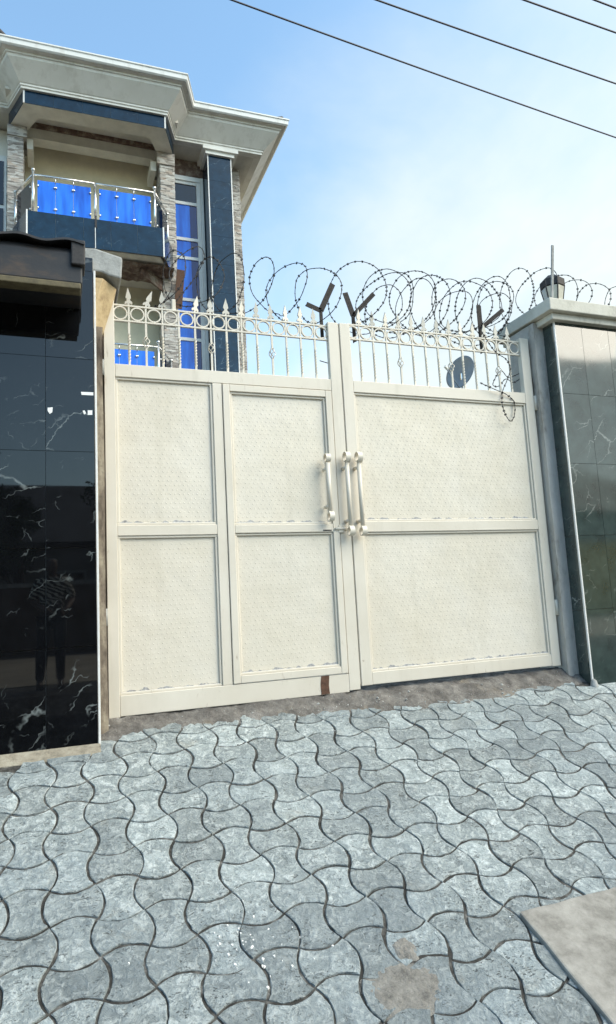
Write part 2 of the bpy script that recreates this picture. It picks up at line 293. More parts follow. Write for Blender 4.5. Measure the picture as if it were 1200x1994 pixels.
# ------------------------------------------------------------------ mesh helpers
class MB:
    def __init__(s): s.v = []; s.f = []
    def add(s, vs, fs):
        o = len(s.v); s.v += [tuple(p) for p in vs]; s.f += [tuple(i + o for i in f) for f in fs]; return s
    def box(s, a, b):
        (x0, y0, z0), (x1, y1, z1) = a, b
        return s.add([(x0,y0,z0),(x1,y0,z0),(x1,y1,z0),(x0,y1,z0),(x0,y0,z1),(x1,y0,z1),(x1,y1,z1),(x0,y1,z1)],
                     [(0,3,2,1),(4,5,6,7),(0,1,5,4),(1,2,6,5),(2,3,7,6),(3,0,4,7)])
    def prism(s, poly, h0, h1, axis='z'):
        """poly: 2D outline; axis z: (x,y) up z; axis y: (x,z) extruded along y"""
        n = len(poly)
        def P(p, h): return (p[0], p[1], h) if axis == 'z' else ((p[0], h, p[1]) if axis == 'y' else (h, p[0], p[1]))
        vs = [P(p, h0) for p in poly] + [P(p, h1) for p in poly]
        fs = [tuple(range(n))[::-1], tuple(range(n, 2 * n))] + [(i, (i + 1) % n, n + (i + 1) % n, n + i) for i in range(n)]
        return s.add(vs, fs)
    def tube(s, pts, r, n=8, cap=True, closed=False):
        pts = [Vector(p) for p in pts]; k = len(pts); rs = r if isinstance(r, (list, tuple)) else [r] * k
        vs = []; fs = []; ref = None
        for i, p in enumerate(pts):
            if closed: t = (pts[(i + 1) % k] - pts[i - 1])
            else: t = pts[min(i + 1, k - 1)] - pts[max(i - 1, 0)]
            t.normalize()
            if ref is None or abs(ref.dot(t)) > 0.98:
                ref = Vector((0, 0, 1)) if abs(t.z) < 0.9 else Vector((1, 0, 0))
            u = (ref - t * ref.dot(t)).normalized(); ref = u; w = t.cross(u)
            vs += [p + (u * math.cos(2 * math.pi * j / n) + w * math.sin(2 * math.pi * j / n)) * rs[i] for j in range(n)]
        for i in range(k if closed else k - 1):
            a = i * n; b = ((i + 1) % k) * n
            fs += [(a + j, a + (j + 1) % n, b + (j + 1) % n, b + j) for j in range(n)]
        if cap and not closed: fs += [tuple(range(n))[::-1], tuple(range((k - 1) * n, k * n))]
        return s.add(vs, fs)
    def lathe(s, prof, c=(0, 0, 0), n=14):
        vs = []; fs = []; k = len(prof)
        for r, z in prof: vs += [(c[0] + r * math.cos(2 * math.pi * j / n), c[1] + r * math.sin(2 * math.pi * j / n), c[2] + z) for j in range(n)]
        for i in range(k - 1): fs += [(i*n+j, i*n+(j+1)%n, (i+1)*n+(j+1)%n, (i+1)*n+j) for j in range(n)]
        fs += [tuple(range(n))[::-1], tuple(range((k - 1) * n, k * n))]
        return s.add(vs, fs)
    def bar(s, p, q, w, h, ref=(0, 0, 1)):
        p = Vector(p); q = Vector(q); t = (q - p).normalized(); rf = Vector(ref)
        if abs(t.dot(rf)) > 0.98: rf = Vector((1, 0, 0))
        u = t.cross(rf).normalized(); w2 = u.cross(t)
        vs = [a + u * (sx * w / 2) + w2 * (sz * h / 2) for a in (p, q) for sx, sz in ((-1,-1),(1,-1),(1,1),(-1,1))]
        return s.add(vs, [(0,3,2,1),(4,5,6,7),(0,1,5,4),(1,2,6,5),(2,3,7,6),(3,0,4,7)])
    def mesh(s, name, mat, smooth=False):
        me = bpy.data.meshes.new(name); me.from_pydata(s.v, [], s.f)
        bm = bmesh.new(); bm.from_mesh(me); bmesh.ops.recalc_face_normals(bm, faces=bm.faces); bm.to_mesh(me); bm.free()
        me.materials.append(MATS[mat])
        if smooth: me.polygons.foreach_set('use_smooth', [True] * len(me.polygons))
        return me
    def build(s, name, mat, parent=None, smooth=False, bevel=0.0):
        me = s.mesh(name, mat, smooth); return place(name, me, parent, bevel=bevel)
def place(name, me, parent=None, loc=(0, 0, 0), rot=None, scale=None, bevel=0.0):
    o = bpy.data.objects.new(name, me); C.objects.link(o); o.parent = parent; o.location = loc
    if rot: o.rotation_euler = rot
    if scale: o.scale = scale
    if bevel:
        b = o.modifiers.new('bevel', 'BEVEL'); b.width = bevel; b.segments = 2; b.limit_method = 'ANGLE'
    return o
def thing(name, label, cat, group=None, loc=(0, 0, 0)):
    o = bpy.data.objects.new(name, None); C.objects.link(o); o.location = loc; o.empty_display_size = 0.1
    return tag(o, label, cat, group)
def tag(o, label=None, cat=None, group=None, kind=None):
    if label: o['label'] = label
    if cat: o['category'] = cat
    if group: o['group'] = group
    if kind: o['kind'] = kind
    return o
def B(a, b): return MB().box(a, b)

# ------------------------------------------------------------------ terrain
prof = [(-600, 0.10), (-14, 0.10), (0.35, 0.10), (0.75, -0.08), (1.25, -0.78), (1.75, rampz(1.75) - 0.035), (2.6, rampz(2.6) - 0.035), (4.4, rampz(4.4) - 0.035),
        (4.62, 0.262), (5.2, 0.29), (12, 0.33), (600, 0.33)]
xs = [-600, -40, -12, -4, -1, 0, 1, 2, 3, 4, 5, 8, 16, 40, 600]
g = MB(); g.v = [(x, y, z) for (y, z) in prof for x in xs]; nx = len(xs)
g.f = [(j*nx+i, j*nx+i+1, (j+1)*nx+i+1, (j+1)*nx+i) for j in range(len(prof)-1) for i in range(nx-1)]
tag(g.build('ground', 'joint_soil'), kind='structure')
tag(B((-200, -7.5, 0.02), (200, -0.9, 0.114)).build('road', 'laterite'), kind='structure')

# ------------------------------------------------------------------ paved driveway: bow-tie pavers, alternately turned
from mathutils import noise as mnoise
drive = MB(); DX, DY = 210, 72
for b_ in range(DY + 1):
    for a_ in range(DX + 1):
        x = -0.52 + 5.06 * a_ / DX; y = 1.75 + 2.85 * b_ / DY
        drive.v.append((x, y, rampz(y) - 0.0078 + 0.0040 * mnoise.noise((x * 3.1, y * 3.1, 0)) + 0.003 * mnoise.noise((x * 14, y * 14, 3))))
drive.f = [(b_*(DX+1)+a_, b_*(DX+1)+a_+1, (b_+1)*(DX+1)+a_+1, (b_+1)*(DX+1)+a_) for b_ in range(DY) for a_ in range(DX)]
drv = tag(drive.build('driveway', 'joint_soil'), kind='structure')
def paver_mesh(horizontal, seed):
    rg = random.Random(seed); hx = hy = 0.5; A = 0.168; n = 7
    loop = []
    for side in range(4):
        for k in range(n):
            t = k / n; a = math.sin(math.pi * t) ** 0.85 * A * (1 + rg.uniform(-.06, .06))
            s_ = -1 if (side % 2 == 0) == horizontal else 1          # top/bottom edges pinch in on a lying bow-tie
            if side == 0: p = (-hx + t, -hy - s_ * a)
            elif side == 1: p = (hx + s_ * a, -hy + t)
            elif side == 2: p = (hx - t, hy + s_ * a)
            else: p = (-hx - s_ * a, hy - t)
            loop.append((p[0] * 0.19, p[1] * 0.182))
    m_ = len(loop)
    def inset(d):
        res = []
        for i in range(m_):
            a = Vector(loop[i - 1]); b = Vector(loop[i]); c = Vector(loop[(i + 1) % m_])
            t = (c - a).normalized(); nn = Vector((-t.y, t.x)); k = 1.0
            if i % n == 0: k = 1.25
            res.append(b + nn * d * k * rg.uniform(0.75, 1.35) + Vector((rg.uniform(-1, 1), rg.uniform(-1, 1))) * 0.0012)
        return res
    r0 = inset(0.0044); r1 = inset(0.0047); r2 = inset(0.0074)
    vs = [(p.x, p.y, -0.04) for p in r0] + [(p.x, p.y, -0.0032) for p in r1] + [(p.x, p.y, rg.uniform(-.0008, .0008)) for p in r2] + [(0, 0, rg.uniform(-0.001, 0.001))]
    fs = []
    for i in range(m_):
        j = (i + 1) % m_
        fs += [(i, j, m_ + j, m_ + i), (m_ + i, m_ + j, 2*m_ + j, 2*m_ + i), (2*m_ + i, 2*m_ + j, 3*m_)]
    mb = MB(); mb.add(vs, fs); return mb.mesh('paver', 'paver_concrete')
PM = {h: [paver_mesh(h, 20 * h + k) for k in range(12)] for h in (True, False)}
def lx(i): return 0.155 + 0.1895 * i + 0.0004 * i * i
def ly(j, x): return 4.235 - 0.1803 * j - 0.045 * math.exp(-((x - 1.9) / 0.6) ** 2) + 0.012 * math.sin(x * 2.1 + j * 0.6)
SLAB = (1.925, 2.69)
tilt = math.atan(SLOPE)
rg = random.Random(3); npav = 0
for j in range(-2, 12):
    for i in range(-3, 21):
        x0, x1 = lx(i), lx(i + 1); xm = (x0 + x1) / 2
        ya, yb = ly(j, xm), ly(j + 1, xm); ym = (ya + yb) / 2
        if xm > SLAB[0] + 0.14 and ym < SLAB[1] - 0.12: continue
        if j < -1 and xm < 0.3: continue
        if i == -3 and j < 0: continue
        if ym < 2.05 or xm > 4.5: continue
        if j == 11 and xm < 0.5: continue
        if 3.95 < xm and ym > 4.4: continue
        if j > 10 and xm > 1.9: continue
        h = (i + j) % 2 == 0
        o = place('paver', rg.choice(PM[h]), drv, (xm + rg.uniform(-.003, .003), ym + rg.uniform(-.003, .003), rampz(ym) + rg.uniform(-.0022, .0022)),
                  (tilt + rg.uniform(-.009, .009), rg.uniform(-.009, .009), rg.uniform(-.016, .016)), ((x1 - x0) / 0.19, (ya - yb) / math.cos(tilt) / 0.182 * 0.998, 1))
        npav += 1

# concrete cover slab at the foot of the ramp
sl = MB()
def slabpt(x, y, dz): return (x, y, rampz(y) + dz)
sx0, sx1, sy0, sy1 = SLAB[0], 3.3, 1.55, SLAB[1]
nseg = 14
edge = [(sx0 + 0.003 * math.sin(k * 1.7) * (0 < k < nseg), sy0 + (sy1 - sy0) * k / nseg) for k in range(nseg + 1)] + \
       [(sx0 + (sx1 - sx0) * k / nseg, sy1 + 0.003 * math.sin(k * 2.3)) for k in range(1, nseg + 1)] + [(sx1, sy0)]
m_ = len(edge)
sl.add([slabpt(x, y, 0.020) for x, y in edge] + [slabpt(x, y, -0.12) for x, y in edge], [tuple(range(m_)), tuple(range(m_, 2*m_))[::-1]] + [(i, (i+1) % m_, m_ + (i+1) % m_, m_ + i) for i in range(m_)])
tag(sl.build('cover_slab', 'slab_concrete', bevel=0.009), 'flat beige concrete slab set into the foot of the paved ramp', 'slab')

# mud bank along the foot of the gate
mu = MB(); NX, NY = 170, 34
rgm = random.Random(5)
from mathutils import noise as mnoise
for b_ in range(NY + 1):
    for a_ in range(NX + 1):
        x = 0.20 + 3.86 * a_ / NX; y = 4.16 + 0.62 * b_ / NY
        e = 4.445 + 0.055 * mnoise.noise((x * 2.3, 1.7, 0)) + 0.03 * mnoise.noise((x * 8, 4.7, 0)) - 0.075 * math.exp(-((x - 2.75) / 0.9) ** 2) + 0.05 * math.exp(-((x - 1.0) / 0.5) ** 2)
        t = (y - e) / 0.16
        h = rampz(y) - 0.009 + 0.05 * max(-0.6, min(1, t))
        h = min(h, 0.335 + 0.01 * mnoise.noise((x * 3, y * 3, 2)))
        h += 0.014 * mnoise.noise((x * 9, y * 9, 0)) + 0.012 * mnoise.noise((x * 24, y * 24, 5)) + 0.006 * mnoise.noise((x * 60, y * 60, 5))
        mu.v.append((x, y, h))
mu.f = [(b_*(NX+1)+a_, b_*(NX+1)+a_+1, (b_+1)*(NX+1)+a_+1, (b_+1)*(NX+1)+a_) for b_ in range(NY) for a_ in range(NX)]
tag(mu.build('dirt_bank', 'mud', smooth=True), kind='structure')
# grit and broken mortar crumbs lying on it and spilling on to the pavers
cb = MB(); rgc = random.Random(31)
for k in range(420):
    x = rgc.uniform(0.3, 3.98); y = min(4.58, max(4.05, rgc.gauss(4.42, 0.09))); s_ = rgc.uniform(0.002, 0.006) * (2.2 if rgc.random() < 0.10 else 1)
    i_ = min(NX, max(0, int(round((x - 0.20) / 3.86 * NX)))); j_ = min(NY, max(0, int(round((y - 4.16) / 0.62 * NY))))
    z = max(mu.v[j_ * (NX + 1) + i_][2], rampz(y)) + s_ * 0.3
    vs_ = [(x + s_ * rgc.uniform(.6, 1.3) * a, y + s_ * rgc.uniform(.6, 1.3) * b, z + s_ * rgc.uniform(.5, 1) * c_) for a, b, c_ in ((1,0,0),(0,1,0),(-1,0,0),(0,-1,0),(0,0,1),(0,0,-1))]
    cb.add(vs_, [(0,1,4),(1,2,4),(2,3,4),(3,0,4),(1,0,5),(2,1,5),(3,2,5),(0,3,5)])
tag(cb.build('grit', 'concrete'), 'loose grit and mortar crumbs along the foot of the gate', 'grit', kind='stuff')

# worn cement repair patches on the pavers
def patch(cx_, cy_, rx, ry, seed, label, h=0.0035):
    p = MB(); n = 56
    for j in range(n + 1):
        for i in range(n + 1):
            u, v = -1.5 + 3 * i / n, -1.5 + 3 * j / n; x = cx_ + u * rx; y = cy_ + v * ry
            d = math.hypot(u, v) + 0.35 * mnoise.noise((u * 1.4 + seed, v * 1.4, 0)) + 0.16 * mnoise.noise((u * 4 + seed, v * 4, 2))
            p.v.append((x, y, rampz(y) + max(-0.012, min(h, (1.0 - d) * 0.02)) + 0.0022 * mnoise.noise((x * 60, y * 60, 1)) + 0.0015 * mnoise.noise((x * 150, y * 150, 1))))
    p.f = [(j*(n+1)+i, j*(n+1)+i+1, (j+1)*(n+1)+i+1, (j+1)*(n+1)+i) for j in range(n) for i in range(n) if any(p.v[q][2] > rampz(p.v[q][1]) - 0.0105 for q in (j*(n+1)+i, j*(n+1)+i+1, (j+1)*(n+1)+i+1, (j+1)*(n+1)+i))]
    tag(p.build('cement_patch', 'patch_cement', smooth=True), label, 'cement patch')
c = atRamp(795, 1925); patch(c.x, c.y, 0.12, 0.085, 3, 'rough beige cement patch smeared over the pavers near the slab')
c = atRamp(788, 1846); patch(c.x, c.y, 0.04, 0.045, 9, 'small oval beige cement repair next to the larger cement patch')
# scattered white flecks of paper and paint
fl = MB(); rf = random.Random(11)
for k in range(78):
    if k < 40: q = atRamp(rf.gauss(500, 45), rf.gauss(1845, 38))
    elif k < 50: q = atRamp(rf.uniform(620, 760), rf.gauss(1374, 8))
    else: q = atRamp(rf.uniform(250, 1150), rf.uniform(1400, 1980))
    s_ = rf.uniform(0.0015, 0.0045) * (1.2 if k < 40 else 0.7); a = rf.uniform(0, 6.28)
    z0 = q.z + (0.004 if k < 40 or k >= 50 else 0.035)
    ps = [(q.x + s_ * rf.uniform(.5, 1.5) * math.cos(a + t), q.y + s_ * rf.uniform(.5, 1.5) * math.sin(a + t), z0 + s_ * math.sin(a + t) * SLOPE) for t in (0, 1.4, 2.9, 4.4)]
    fl.add(ps + [(p[0], p[1], p[2] - 0.006) for p in ps], [(0,1,2,3), (0,4,5,1), (1,5,6,2), (2,6,7,3), (3,7,4,0)])
tag(fl.build('white_flecks', 'fleck_white'), 'tiny white flecks scattered over the pavers', 'flecks', kind='stuff')

# ------------------------------------------------------------------ black tiled wall left of the gate
WY = 4.40
wl = thing('tiled_wall', 'glossy black marble tiled wall with white corner strip beside the cream gate', 'wall', loc=(0, WY, 0.2))
def L(o, *p): return tuple(a - b for a, b in zip(p, o.location))
def BL(o, a, b): return MB().box(L(o, *a), L(o, *b))
BL(wl, (-2.6, WY + 0.012, 0.02), (0.232, WY + 0.42, 3.36)).build('wall_core', 'grout', wl)
TILE = {}
def tile_mesh(w, h, mat, t=0.011):
    k = (round(w, 3), round(h, 3), mat)
    if k not in TILE: TILE[k] = MB().box((-w/2, 0, -h/2), (w/2, t, h/2)).mesh('tile', mat)
    return TILE[k]
zb = [0.17, 0.806, 1.416, 2.03, 2.648, 3.262, 3.36]
xb = [0.230, -0.064, -0.364, -0.664, -0.964, -1.264, -1.564, -1.864, -2.164, -2.464]
gp = 0.003
for a in range(len(xb) - 1):
    for b in range(len(zb) - 1):
        w = xb[a] - xb[a+1] - gp; h = zb[b+1] - zb[b] - gp
        place('tile', tile_mesh(w, h, 'black_marble_tile'), wl, L(wl, (xb[a] + xb[a+1]) / 2, WY, (zb[b] + zb[b+1]) / 2), rot=(random.uniform(-.0012, .0012), 0, random.uniform(-.0012, .0012)))
BL(wl, (0.2335, WY - 0.004, 0.19), (0.247, WY + 0.012, 3.27)).build('corner_strip', 'white_trim', wl, bevel=0.002)
# stained paving edge under it: a thin mortar fillet
p = MB().prism([(WY - 0.10, 0.09), (WY - 0.10, rampz(WY - 0.10) - 0.004), (WY - 0.07, rampz(WY - 0.07) + 0.004), (WY + 0.01, 0.226), (WY + 0.01, 0.09)], 0, 1, 'x'); p.v = [L(wl, (-2.5 if v[0] == 0 else 0.243), v[1], v[2]) for v in p.v]
p.build('mortar_footing', 'sandy_mortar', wl)
# paper scraps stuck on it
def scrap(pts, label):
    p = MB(); q = [atY(x, y, WY) for x, y in pts]
    p.prism([(v.x, v.z) for v in q], WY - 0.0012, WY - 0.0002, 'y'); tag(p.build('paper_scrap', 'paper'), label, 'paper scrap', 'paper scraps on the black tiles')
scrap([(93, 794), (103, 793), (102, 803), (97, 806), (93, 800)], 'torn white paper scrap stuck on the joint between black tiles')
scrap([(158, 763), (182, 764), (182, 770), (159, 769)], 'narrow white tape strip stuck beside the white corner strip')
scrap([(171, 799), (180, 799), (180, 808), (171, 808)], 'small square white sticker below the tape strip')
scrap([(161, 800), (165, 799), (168, 805), (164, 807)], 'small crumpled white sticker remnant beside the square sticker')

# pillar behind the tile: yellowish plaster, brown reveal, grey cement cap
pl_ = thing('plaster_pillar', 'cracked yellow plaster gate pillar with a broken grey cement cap', 'pillar', loc=(0.2, 4.62, 0.25))
p = MB(); 
colr = [(0.2335, 0.30), (0.2335, 0.292), (0.2335, 0.296), (0.2335, 0.29), (0.2335, 0.295)]
for k, z in enumerate((0.22, 1.2, 2.0, 2.6, 2.92)):
    x1 = colr[k][1]; p.v += [L(pl_, -0.2, 4.425, z), L(pl_, x1, 4.425 + 0.07, z), L(pl_, x1, 4.84, z), L(pl_, -0.2, 4.84, z)]
for k in range(4): p.f += [(4*k+a, 4*k+(a+1) % 4, 4*k+4+(a+1) % 4, 4*k+4+a) for a in range(4)]
p.f += [(0,1,2,3), (16,17,18,19)]
p.build('reveal', 'reveal_plaster', pl_)
BL(pl_, (0.15, 4.668, 0.22), (0.365, 4.835, 2.93)).build('rebate', 'reveal_plaster', pl_)
p = MB()
hd = [(2.90, 0.30, 0.0), (3.02, 0.335, 0.0), (3.12, 0.365, 0.0), (3.235, 0.395, 0.0)]
for z, x1, _ in hd: p.v += [L(pl_, -0.2, 4.422, z), L(pl_, x1 - 0.10, 4.422, z), L(pl_, x1, 4.56, z), L(pl_, x1, 4.86, z), L(pl_, -0.2, 4.86, z)]
for k in range(3): p.f += [(5*k+a, 5*k+(a+1) % 5, 5*k+5+(a+1) % 5, 5*k+5+a) for a in range(5)]
p.f += [tuple(range(5)), tuple(range(15, 20))]
p.build('capital', 'yellow_plaster', pl_)
p = MB(); rr = random.Random(4)
cap = [atY(x, y, 4.46) for x, y in ((160, 486), (185, 487), (214, 497), (238, 505), (237, 528), (236, 546), (213, 541), (196, 533), (178, 531), (160, 520))]
p.prism([(v.x - 0.2, v.z - 0.25) for v in cap], 4.43 - 4.62, 4.92 - 4.62, 'y')
p.build('cement_cap', 'concrete', pl_, bevel=0.012)

# old dark metal gutter canopy over the tiled wall
cn_ = thing('gutter_canopy', 'old dark rusty metal box gutter overhanging the black tiled wall', 'canopy', loc=(-0.3, 4.2, 3.0))
fa = MB().prism([(3.99, 2.965), (3.995, 3.16), (4.02, 3.2), (4.42, 3.24), (4.42, 2.99), (4.10, 2.955)], 0, 1, 'x')
fa.v = [L(cn_, (-2.6 if v[0] == 0 else 0.150), v[1], v[2]) for v in fa.v]; fa.build('fascia_box', 'canopy_metal', cn_, bevel=0.01)
BL(cn_, (-2.6, 3.985, 2.930), (0.140, 4.085, 2.968)).build('lip', 'canopy_lip', cn_, bevel=0.006)
p = MB(); nn = 90
for k in range(nn + 1):
    x = -2.6 + 2.762 * k / nn; w_ = 0.010 * math.sin(x * 24) + 0.006 * mnoise.noise((x * 5, 0, 0))
    for (y, z) in ((3.955, 3.207 + w_), (4.46, 3.285 + w_), (4.46, 3.297 + w_), (3.955, 3.221 + w_)): p.v.append(L(cn_, x, y, z))
for k in range(nn): p.f += [(4*k+a, 4*k+(a+1) % 4, 4*k+4+(a+1) % 4, 4*k+4+a) for a in range(4)]
p.f += [(0,1,2,3), (4*nn, 4*nn+1, 4*nn+2, 4*nn+3)]
p.build('roof_sheet', 'canopy_metal', cn_)
BL(cn_, (0.085, 3.965, 3.075), (0.166, 4.12, 3.235)).build('end_block', 'dark_iron', cn_, bevel=0.008)

# ------------------------------------------------------------------ right gate pillar
PX0, PX1, PY0, PY1 = 4.052, 4.752, 4.40, 4.98
rp = thing('gate_pillar', 'square gate pillar clad in grey black marble tiles with concrete cap', 'pillar', loc=(4.4, 4.6, 0.2))
BL(rp, (PX0 + 0.013, PY0 + 0.013, 0.05), (PX1 - 0.013, PY1, 3.33)).build('pillar_core', 'grout', rp)
zr = [0.17, 0.815, 1.43, 2.045, 2.66, 3.275, 3.345]
xr = [PX0 + 0.012, PX0 + 0.30, PX0 + 0.60, PX1 - 0.002]
for b in range(len(zr) - 1):
    zc = (zr[b] + zr[b+1]) / 2; h = zr[b+1] - zr[b] - gp
    for a in range(3):
        place('tile', tile_mesh(xr[a+1] - xr[a] - gp, h, 'grey_black_marble_tile'), rp, L(rp, (xr[a] + xr[a+1]) / 2, PY0, zc), rot=(random.uniform(-.001, .001), 0, random.uniform(-.001, .001)))
    place('tile', tile_mesh(0.128, h, 'grey_black_marble_tile'), rp, L(rp, PX0, PY0 + 0.012 + 0.065, zc), rot=(0, 0, R(-90)))
    for a in range(2):
        place('tile', tile_mesh(0.28, h, 'grey_black_marble_tile'), rp, L(rp, PX1, PY0 + 0.155 + a * 0.285, zc), rot=(0, 0, R(90)))
BL(rp, (PX0 - 0.003, PY0 - 0.004, 0.19), (PX0 + 0.011, PY0 + 0.011, 3.33)).build('corner_strip', 'white_trim', rp, bevel=0.002)
BL(rp, (PX1 - 0.0015, PY0 - 0.003, 0.19), (PX1 + 0.005, PY0 + 0.011, 3.33)).build('corner_strip', 'slab_concrete', rp)
# cement jamb carrying the hinges
p = MB(); nz = 24
for k in range(nz + 1):
    z = 0.2 + 3.14 * k / nz; dx = 0.008 * mnoise.noise((z * 4, 3, 0)); dy = 0.008 * mnoise.noise((z * 3, 9, 0))
    p.v += [L(rp, 3.950 + dx, 4.545 + dy, z), L(rp, PX0 + 0.02, 4.545 + dy, z), L(rp, PX0 + 0.02, 4.90, z), L(rp, 3.955 + dx, 4.90, z)]
for k in range(nz): p.f += [(4*k+a, 4*k+(a+1) % 4, 4*k+4+(a+1) % 4, 4*k+4+a) for a in range(4)]
p.f += [(0,1,2,3), (4*nz, 4*nz+1, 4*nz+2, 4*nz+3)]
p.build('jamb', 'jamb_plaster', rp)
BL(rp, (PX0 - 0.06, PY0 - 0.055, 3.30), (PX1 + 0.055, 5.03, 3.360)).build('cap_moulding', 'cap_concrete', rp, bevel=0.008)
cp = BL(rp, (PX0 - 0.115, PY0 - 0.105, 3.359), (PX1 + 0.12, 5.09, 3.468)).build('cap_slab', 'cap_concrete', rp, bevel=0.008)
p = MB(); p.add([L(rp, PX0 - 0.10, PY0 - 0.09, 3.46), L(rp, PX1 + 0.10, PY0 - 0.09, 3.46), L(rp, PX1 + 0.10, 5.07, 3.46), L(rp, PX0 - 0.10, 5.07, 3.46), L(rp, 4.3, 4.6, 3.495), L(rp, 4.5, 4.6, 3.495), L(rp, 4.5, 4.8, 3.495), L(rp, 4.3, 4.8, 3.495)],
    [(0,1,5,4),(1,2,6,5),(2,3,7,6),(3,0,4,7),(4,5,6,7),(3,2,1,0)]); p.build('cap_crown', 'cap_concrete', rp)
c = atY(1152, 1328, 4.38)
p = MB().lathe([(0.004, 0), (0.034, 0.01), (0.03, 0.04), (0.022, 0.075), (0.004, 0.09)], L(rp, 4.055, 4.388, 0.175), 9); p.build('mortar_blob', 'concrete', rp, True)
# boundary wall running on to the right
bw = thing('boundary_wall', 'low grey rendered boundary wall running right from the tiled pillar', 'wall', loc=(6.5, 4.75, 0.2))
BL(bw, (PX1 + 0.008, 4.64, 0.02), (14.0, 4.86, 2.55)).build('wall_body', 'jamb_plaster', bw)
BL(bw, (PX1 + 0.008, 4.60, 2.548), (14.0, 4.90, 2.62)).build('coping', 'cap_concrete', bw)

# lantern on the cap
LX, LY, LZ = 4.268, 4.6, 3.475
la = thing('pillar_lantern', 'small six sided glass lantern with dark hood on the pillar cap', 'lantern', loc=(LX, LY, LZ))
MB().lathe([(0.05, 0), (0.055, 0.02), (0.025, 0.035), (0.022, 0.06), (0.06, 0.08), (0.066, 0.095)], n=12).build('base', 'dark_iron', la)
def hexp(r, z): return [(r * math.cos(R(60 * k + 15)), r * math.sin(R(60 * k + 15)), z) for k in range(6)]
lo_, mi_, hi_ = hexp(0.072, 0.095), hexp(0.102, 0.25), hexp(0.102, 0.32)
for k in range(6):
    j = (k + 1) % 6
    for a_, b_ in ((lo_, mi_),):
        q = [Vector(a_[k]), Vector(a_[j]), Vector(b_[j]), Vector(b_[k])]; cin = Vector((0, 0, 0.25))
        s2 = [v + (Vector((0, 0, v.z)) - v) * 0.05 for v in q]
        MB().add(q + s2, [(0,1,2,3),(7,6,5,4),(0,4,5,1),(1,5,6,2),(2,6,7,3),(3,7,4,0)]).build('pane', 'lantern_glass', la)
    MB().tube([lo_[k], mi_[k], hi_[k]], 0.006, 5).build('rib', 'dark_iron', la)
p = MB(); p.v = hexp(0.104, 0.262) + hexp(0.107, 0.325) + hexp(0.05, 0.37) + hexp(0.012, 0.375)
for k in range(3): p.f += [(6*k+a, 6*k+(a+1) % 6, 6*k+6+(a+1) % 6, 6*k+6+a) for a in range(6)]
p.f += [tuple(range(6))[::-1], tuple(range(18, 24))]
p.build('hood', 'dark_iron', la)
# upright flat iron in front of it
q = atY(1073, 571, 4.36); q2 = atY(1076, 478, 4.36)
tag(MB().bar((q.x, 4.36, 3.44), (q2.x, 4.36, q2.z), 0.022, 0.012, (0, 1, 0)).build('iron_stake', 'concrete'), 'upright grey flat iron bar standing at the front of the pillar cap', 'iron bar')

# ------------------------------------------------------------------ the gate
GY = 4.60; D1 = 0.05
def bumps(x0, x1, z0, z1, y):
    mb = MB(); s_ = 0.031; nx_ = int((x1 - x0) / s_); nz_ = int((z1 - z0) / s_)
    for a in range(nx_):
        for b in range(nz_):
            cx_ = x0 + (a + 0.5) * (x1 - x0) / nx_; cz_ = z0 + (b + 0.5) * (z1 - z0) / nz_
            cx_ += (0.25 if b % 2 else -0.25) * s_; an = R(45) if (a + b // 2) % 2 else R(-45); ca, sa = math.cos(an), math.sin(an); l_, w_ = 0.0105, 0.0034
            def P(u, v, d): return (cx_ + u * ca - v * sa, y - d, cz_ + u * sa + v * ca)
            mb.add([P(-l_, 0, 0), P(0, -w_, 0), P(l_, 0, 0), P(0, w_, 0), P(-l_ * .45, 0, .0020), P(l_ * .45, 0, .0020)], [(0, 1, 5, 4), (1, 2, 5), (2, 3, 4, 5), (3, 0, 4)])
    return mb
def panel(root, x0, x1, z0, z1, y=GY + 0.028):
    """recessed tread-plate panel with angle beading on four sides"""
    pn = BL(root, (x0 - 0.03, y, z0 - 0.03), (x1 + 0.03, y + 0.004, z1 + 0.03)).build('panel', 'panel_paint', root)
    bm_ = bumps(x0 + 0.012, x1 - 0.012, z0 + 0.012, z1 - 0.012, y); bm_.v = [L(root, *v) for v in bm_.v]
    tag(bm_.build('tread_bumps', 'panel_paint', pn, True), kind='stuff')
    w = 0.016
    for a, b in (((x0, z0), (x1, z0 + w)), ((x0, z1 - w), (x1, z1)), ((x0, z0 + w), (x0 + w, z1 - w)), ((x1 - w, z0 + w), (x1, z1 - w))):
        BL(root, (a[0], y - 0.016, a[1]), (b[0], y + 0.001, b[1])).build('beading', 'gate_paint', root, bevel=0.003)
    # grime caught along the lower bead
    gr = MB(); rr = random.Random(int(x0 * 1000 + z0 * 77)); n_ = int((x1 - x0) / 0.012)
    top = [(x0 + w + (x1 - x0 - 2 * w) * k / n_, z0 + w + max(0.0008, 0.007 + 0.022 * mnoise.noise((x0 * 7 + k * 0.23, z0 * 9, 0)) + rr.uniform(-.005, .005))) for k in range(n_ + 1)]
    poly = [(x0 + w, z0 + w - 0.002)] + top + [(x1 - w, z0 + w - 0.002)]
    gr.prism(poly, y - 0.0042, y - 0.0006, 'y'); gr.v = [L(root, *v) for v in gr.v]
    gr.build('grime_line', 'chipped_edge', pn)
def bx(root, name, x0, x1, z0, z1, y0=GY, y1=GY + D1, mat='gate_paint', bev=0.004):
    return BL(root, (x0, y0, z0), (x1, y1, z1)).build(name, mat, root, bevel=bev)

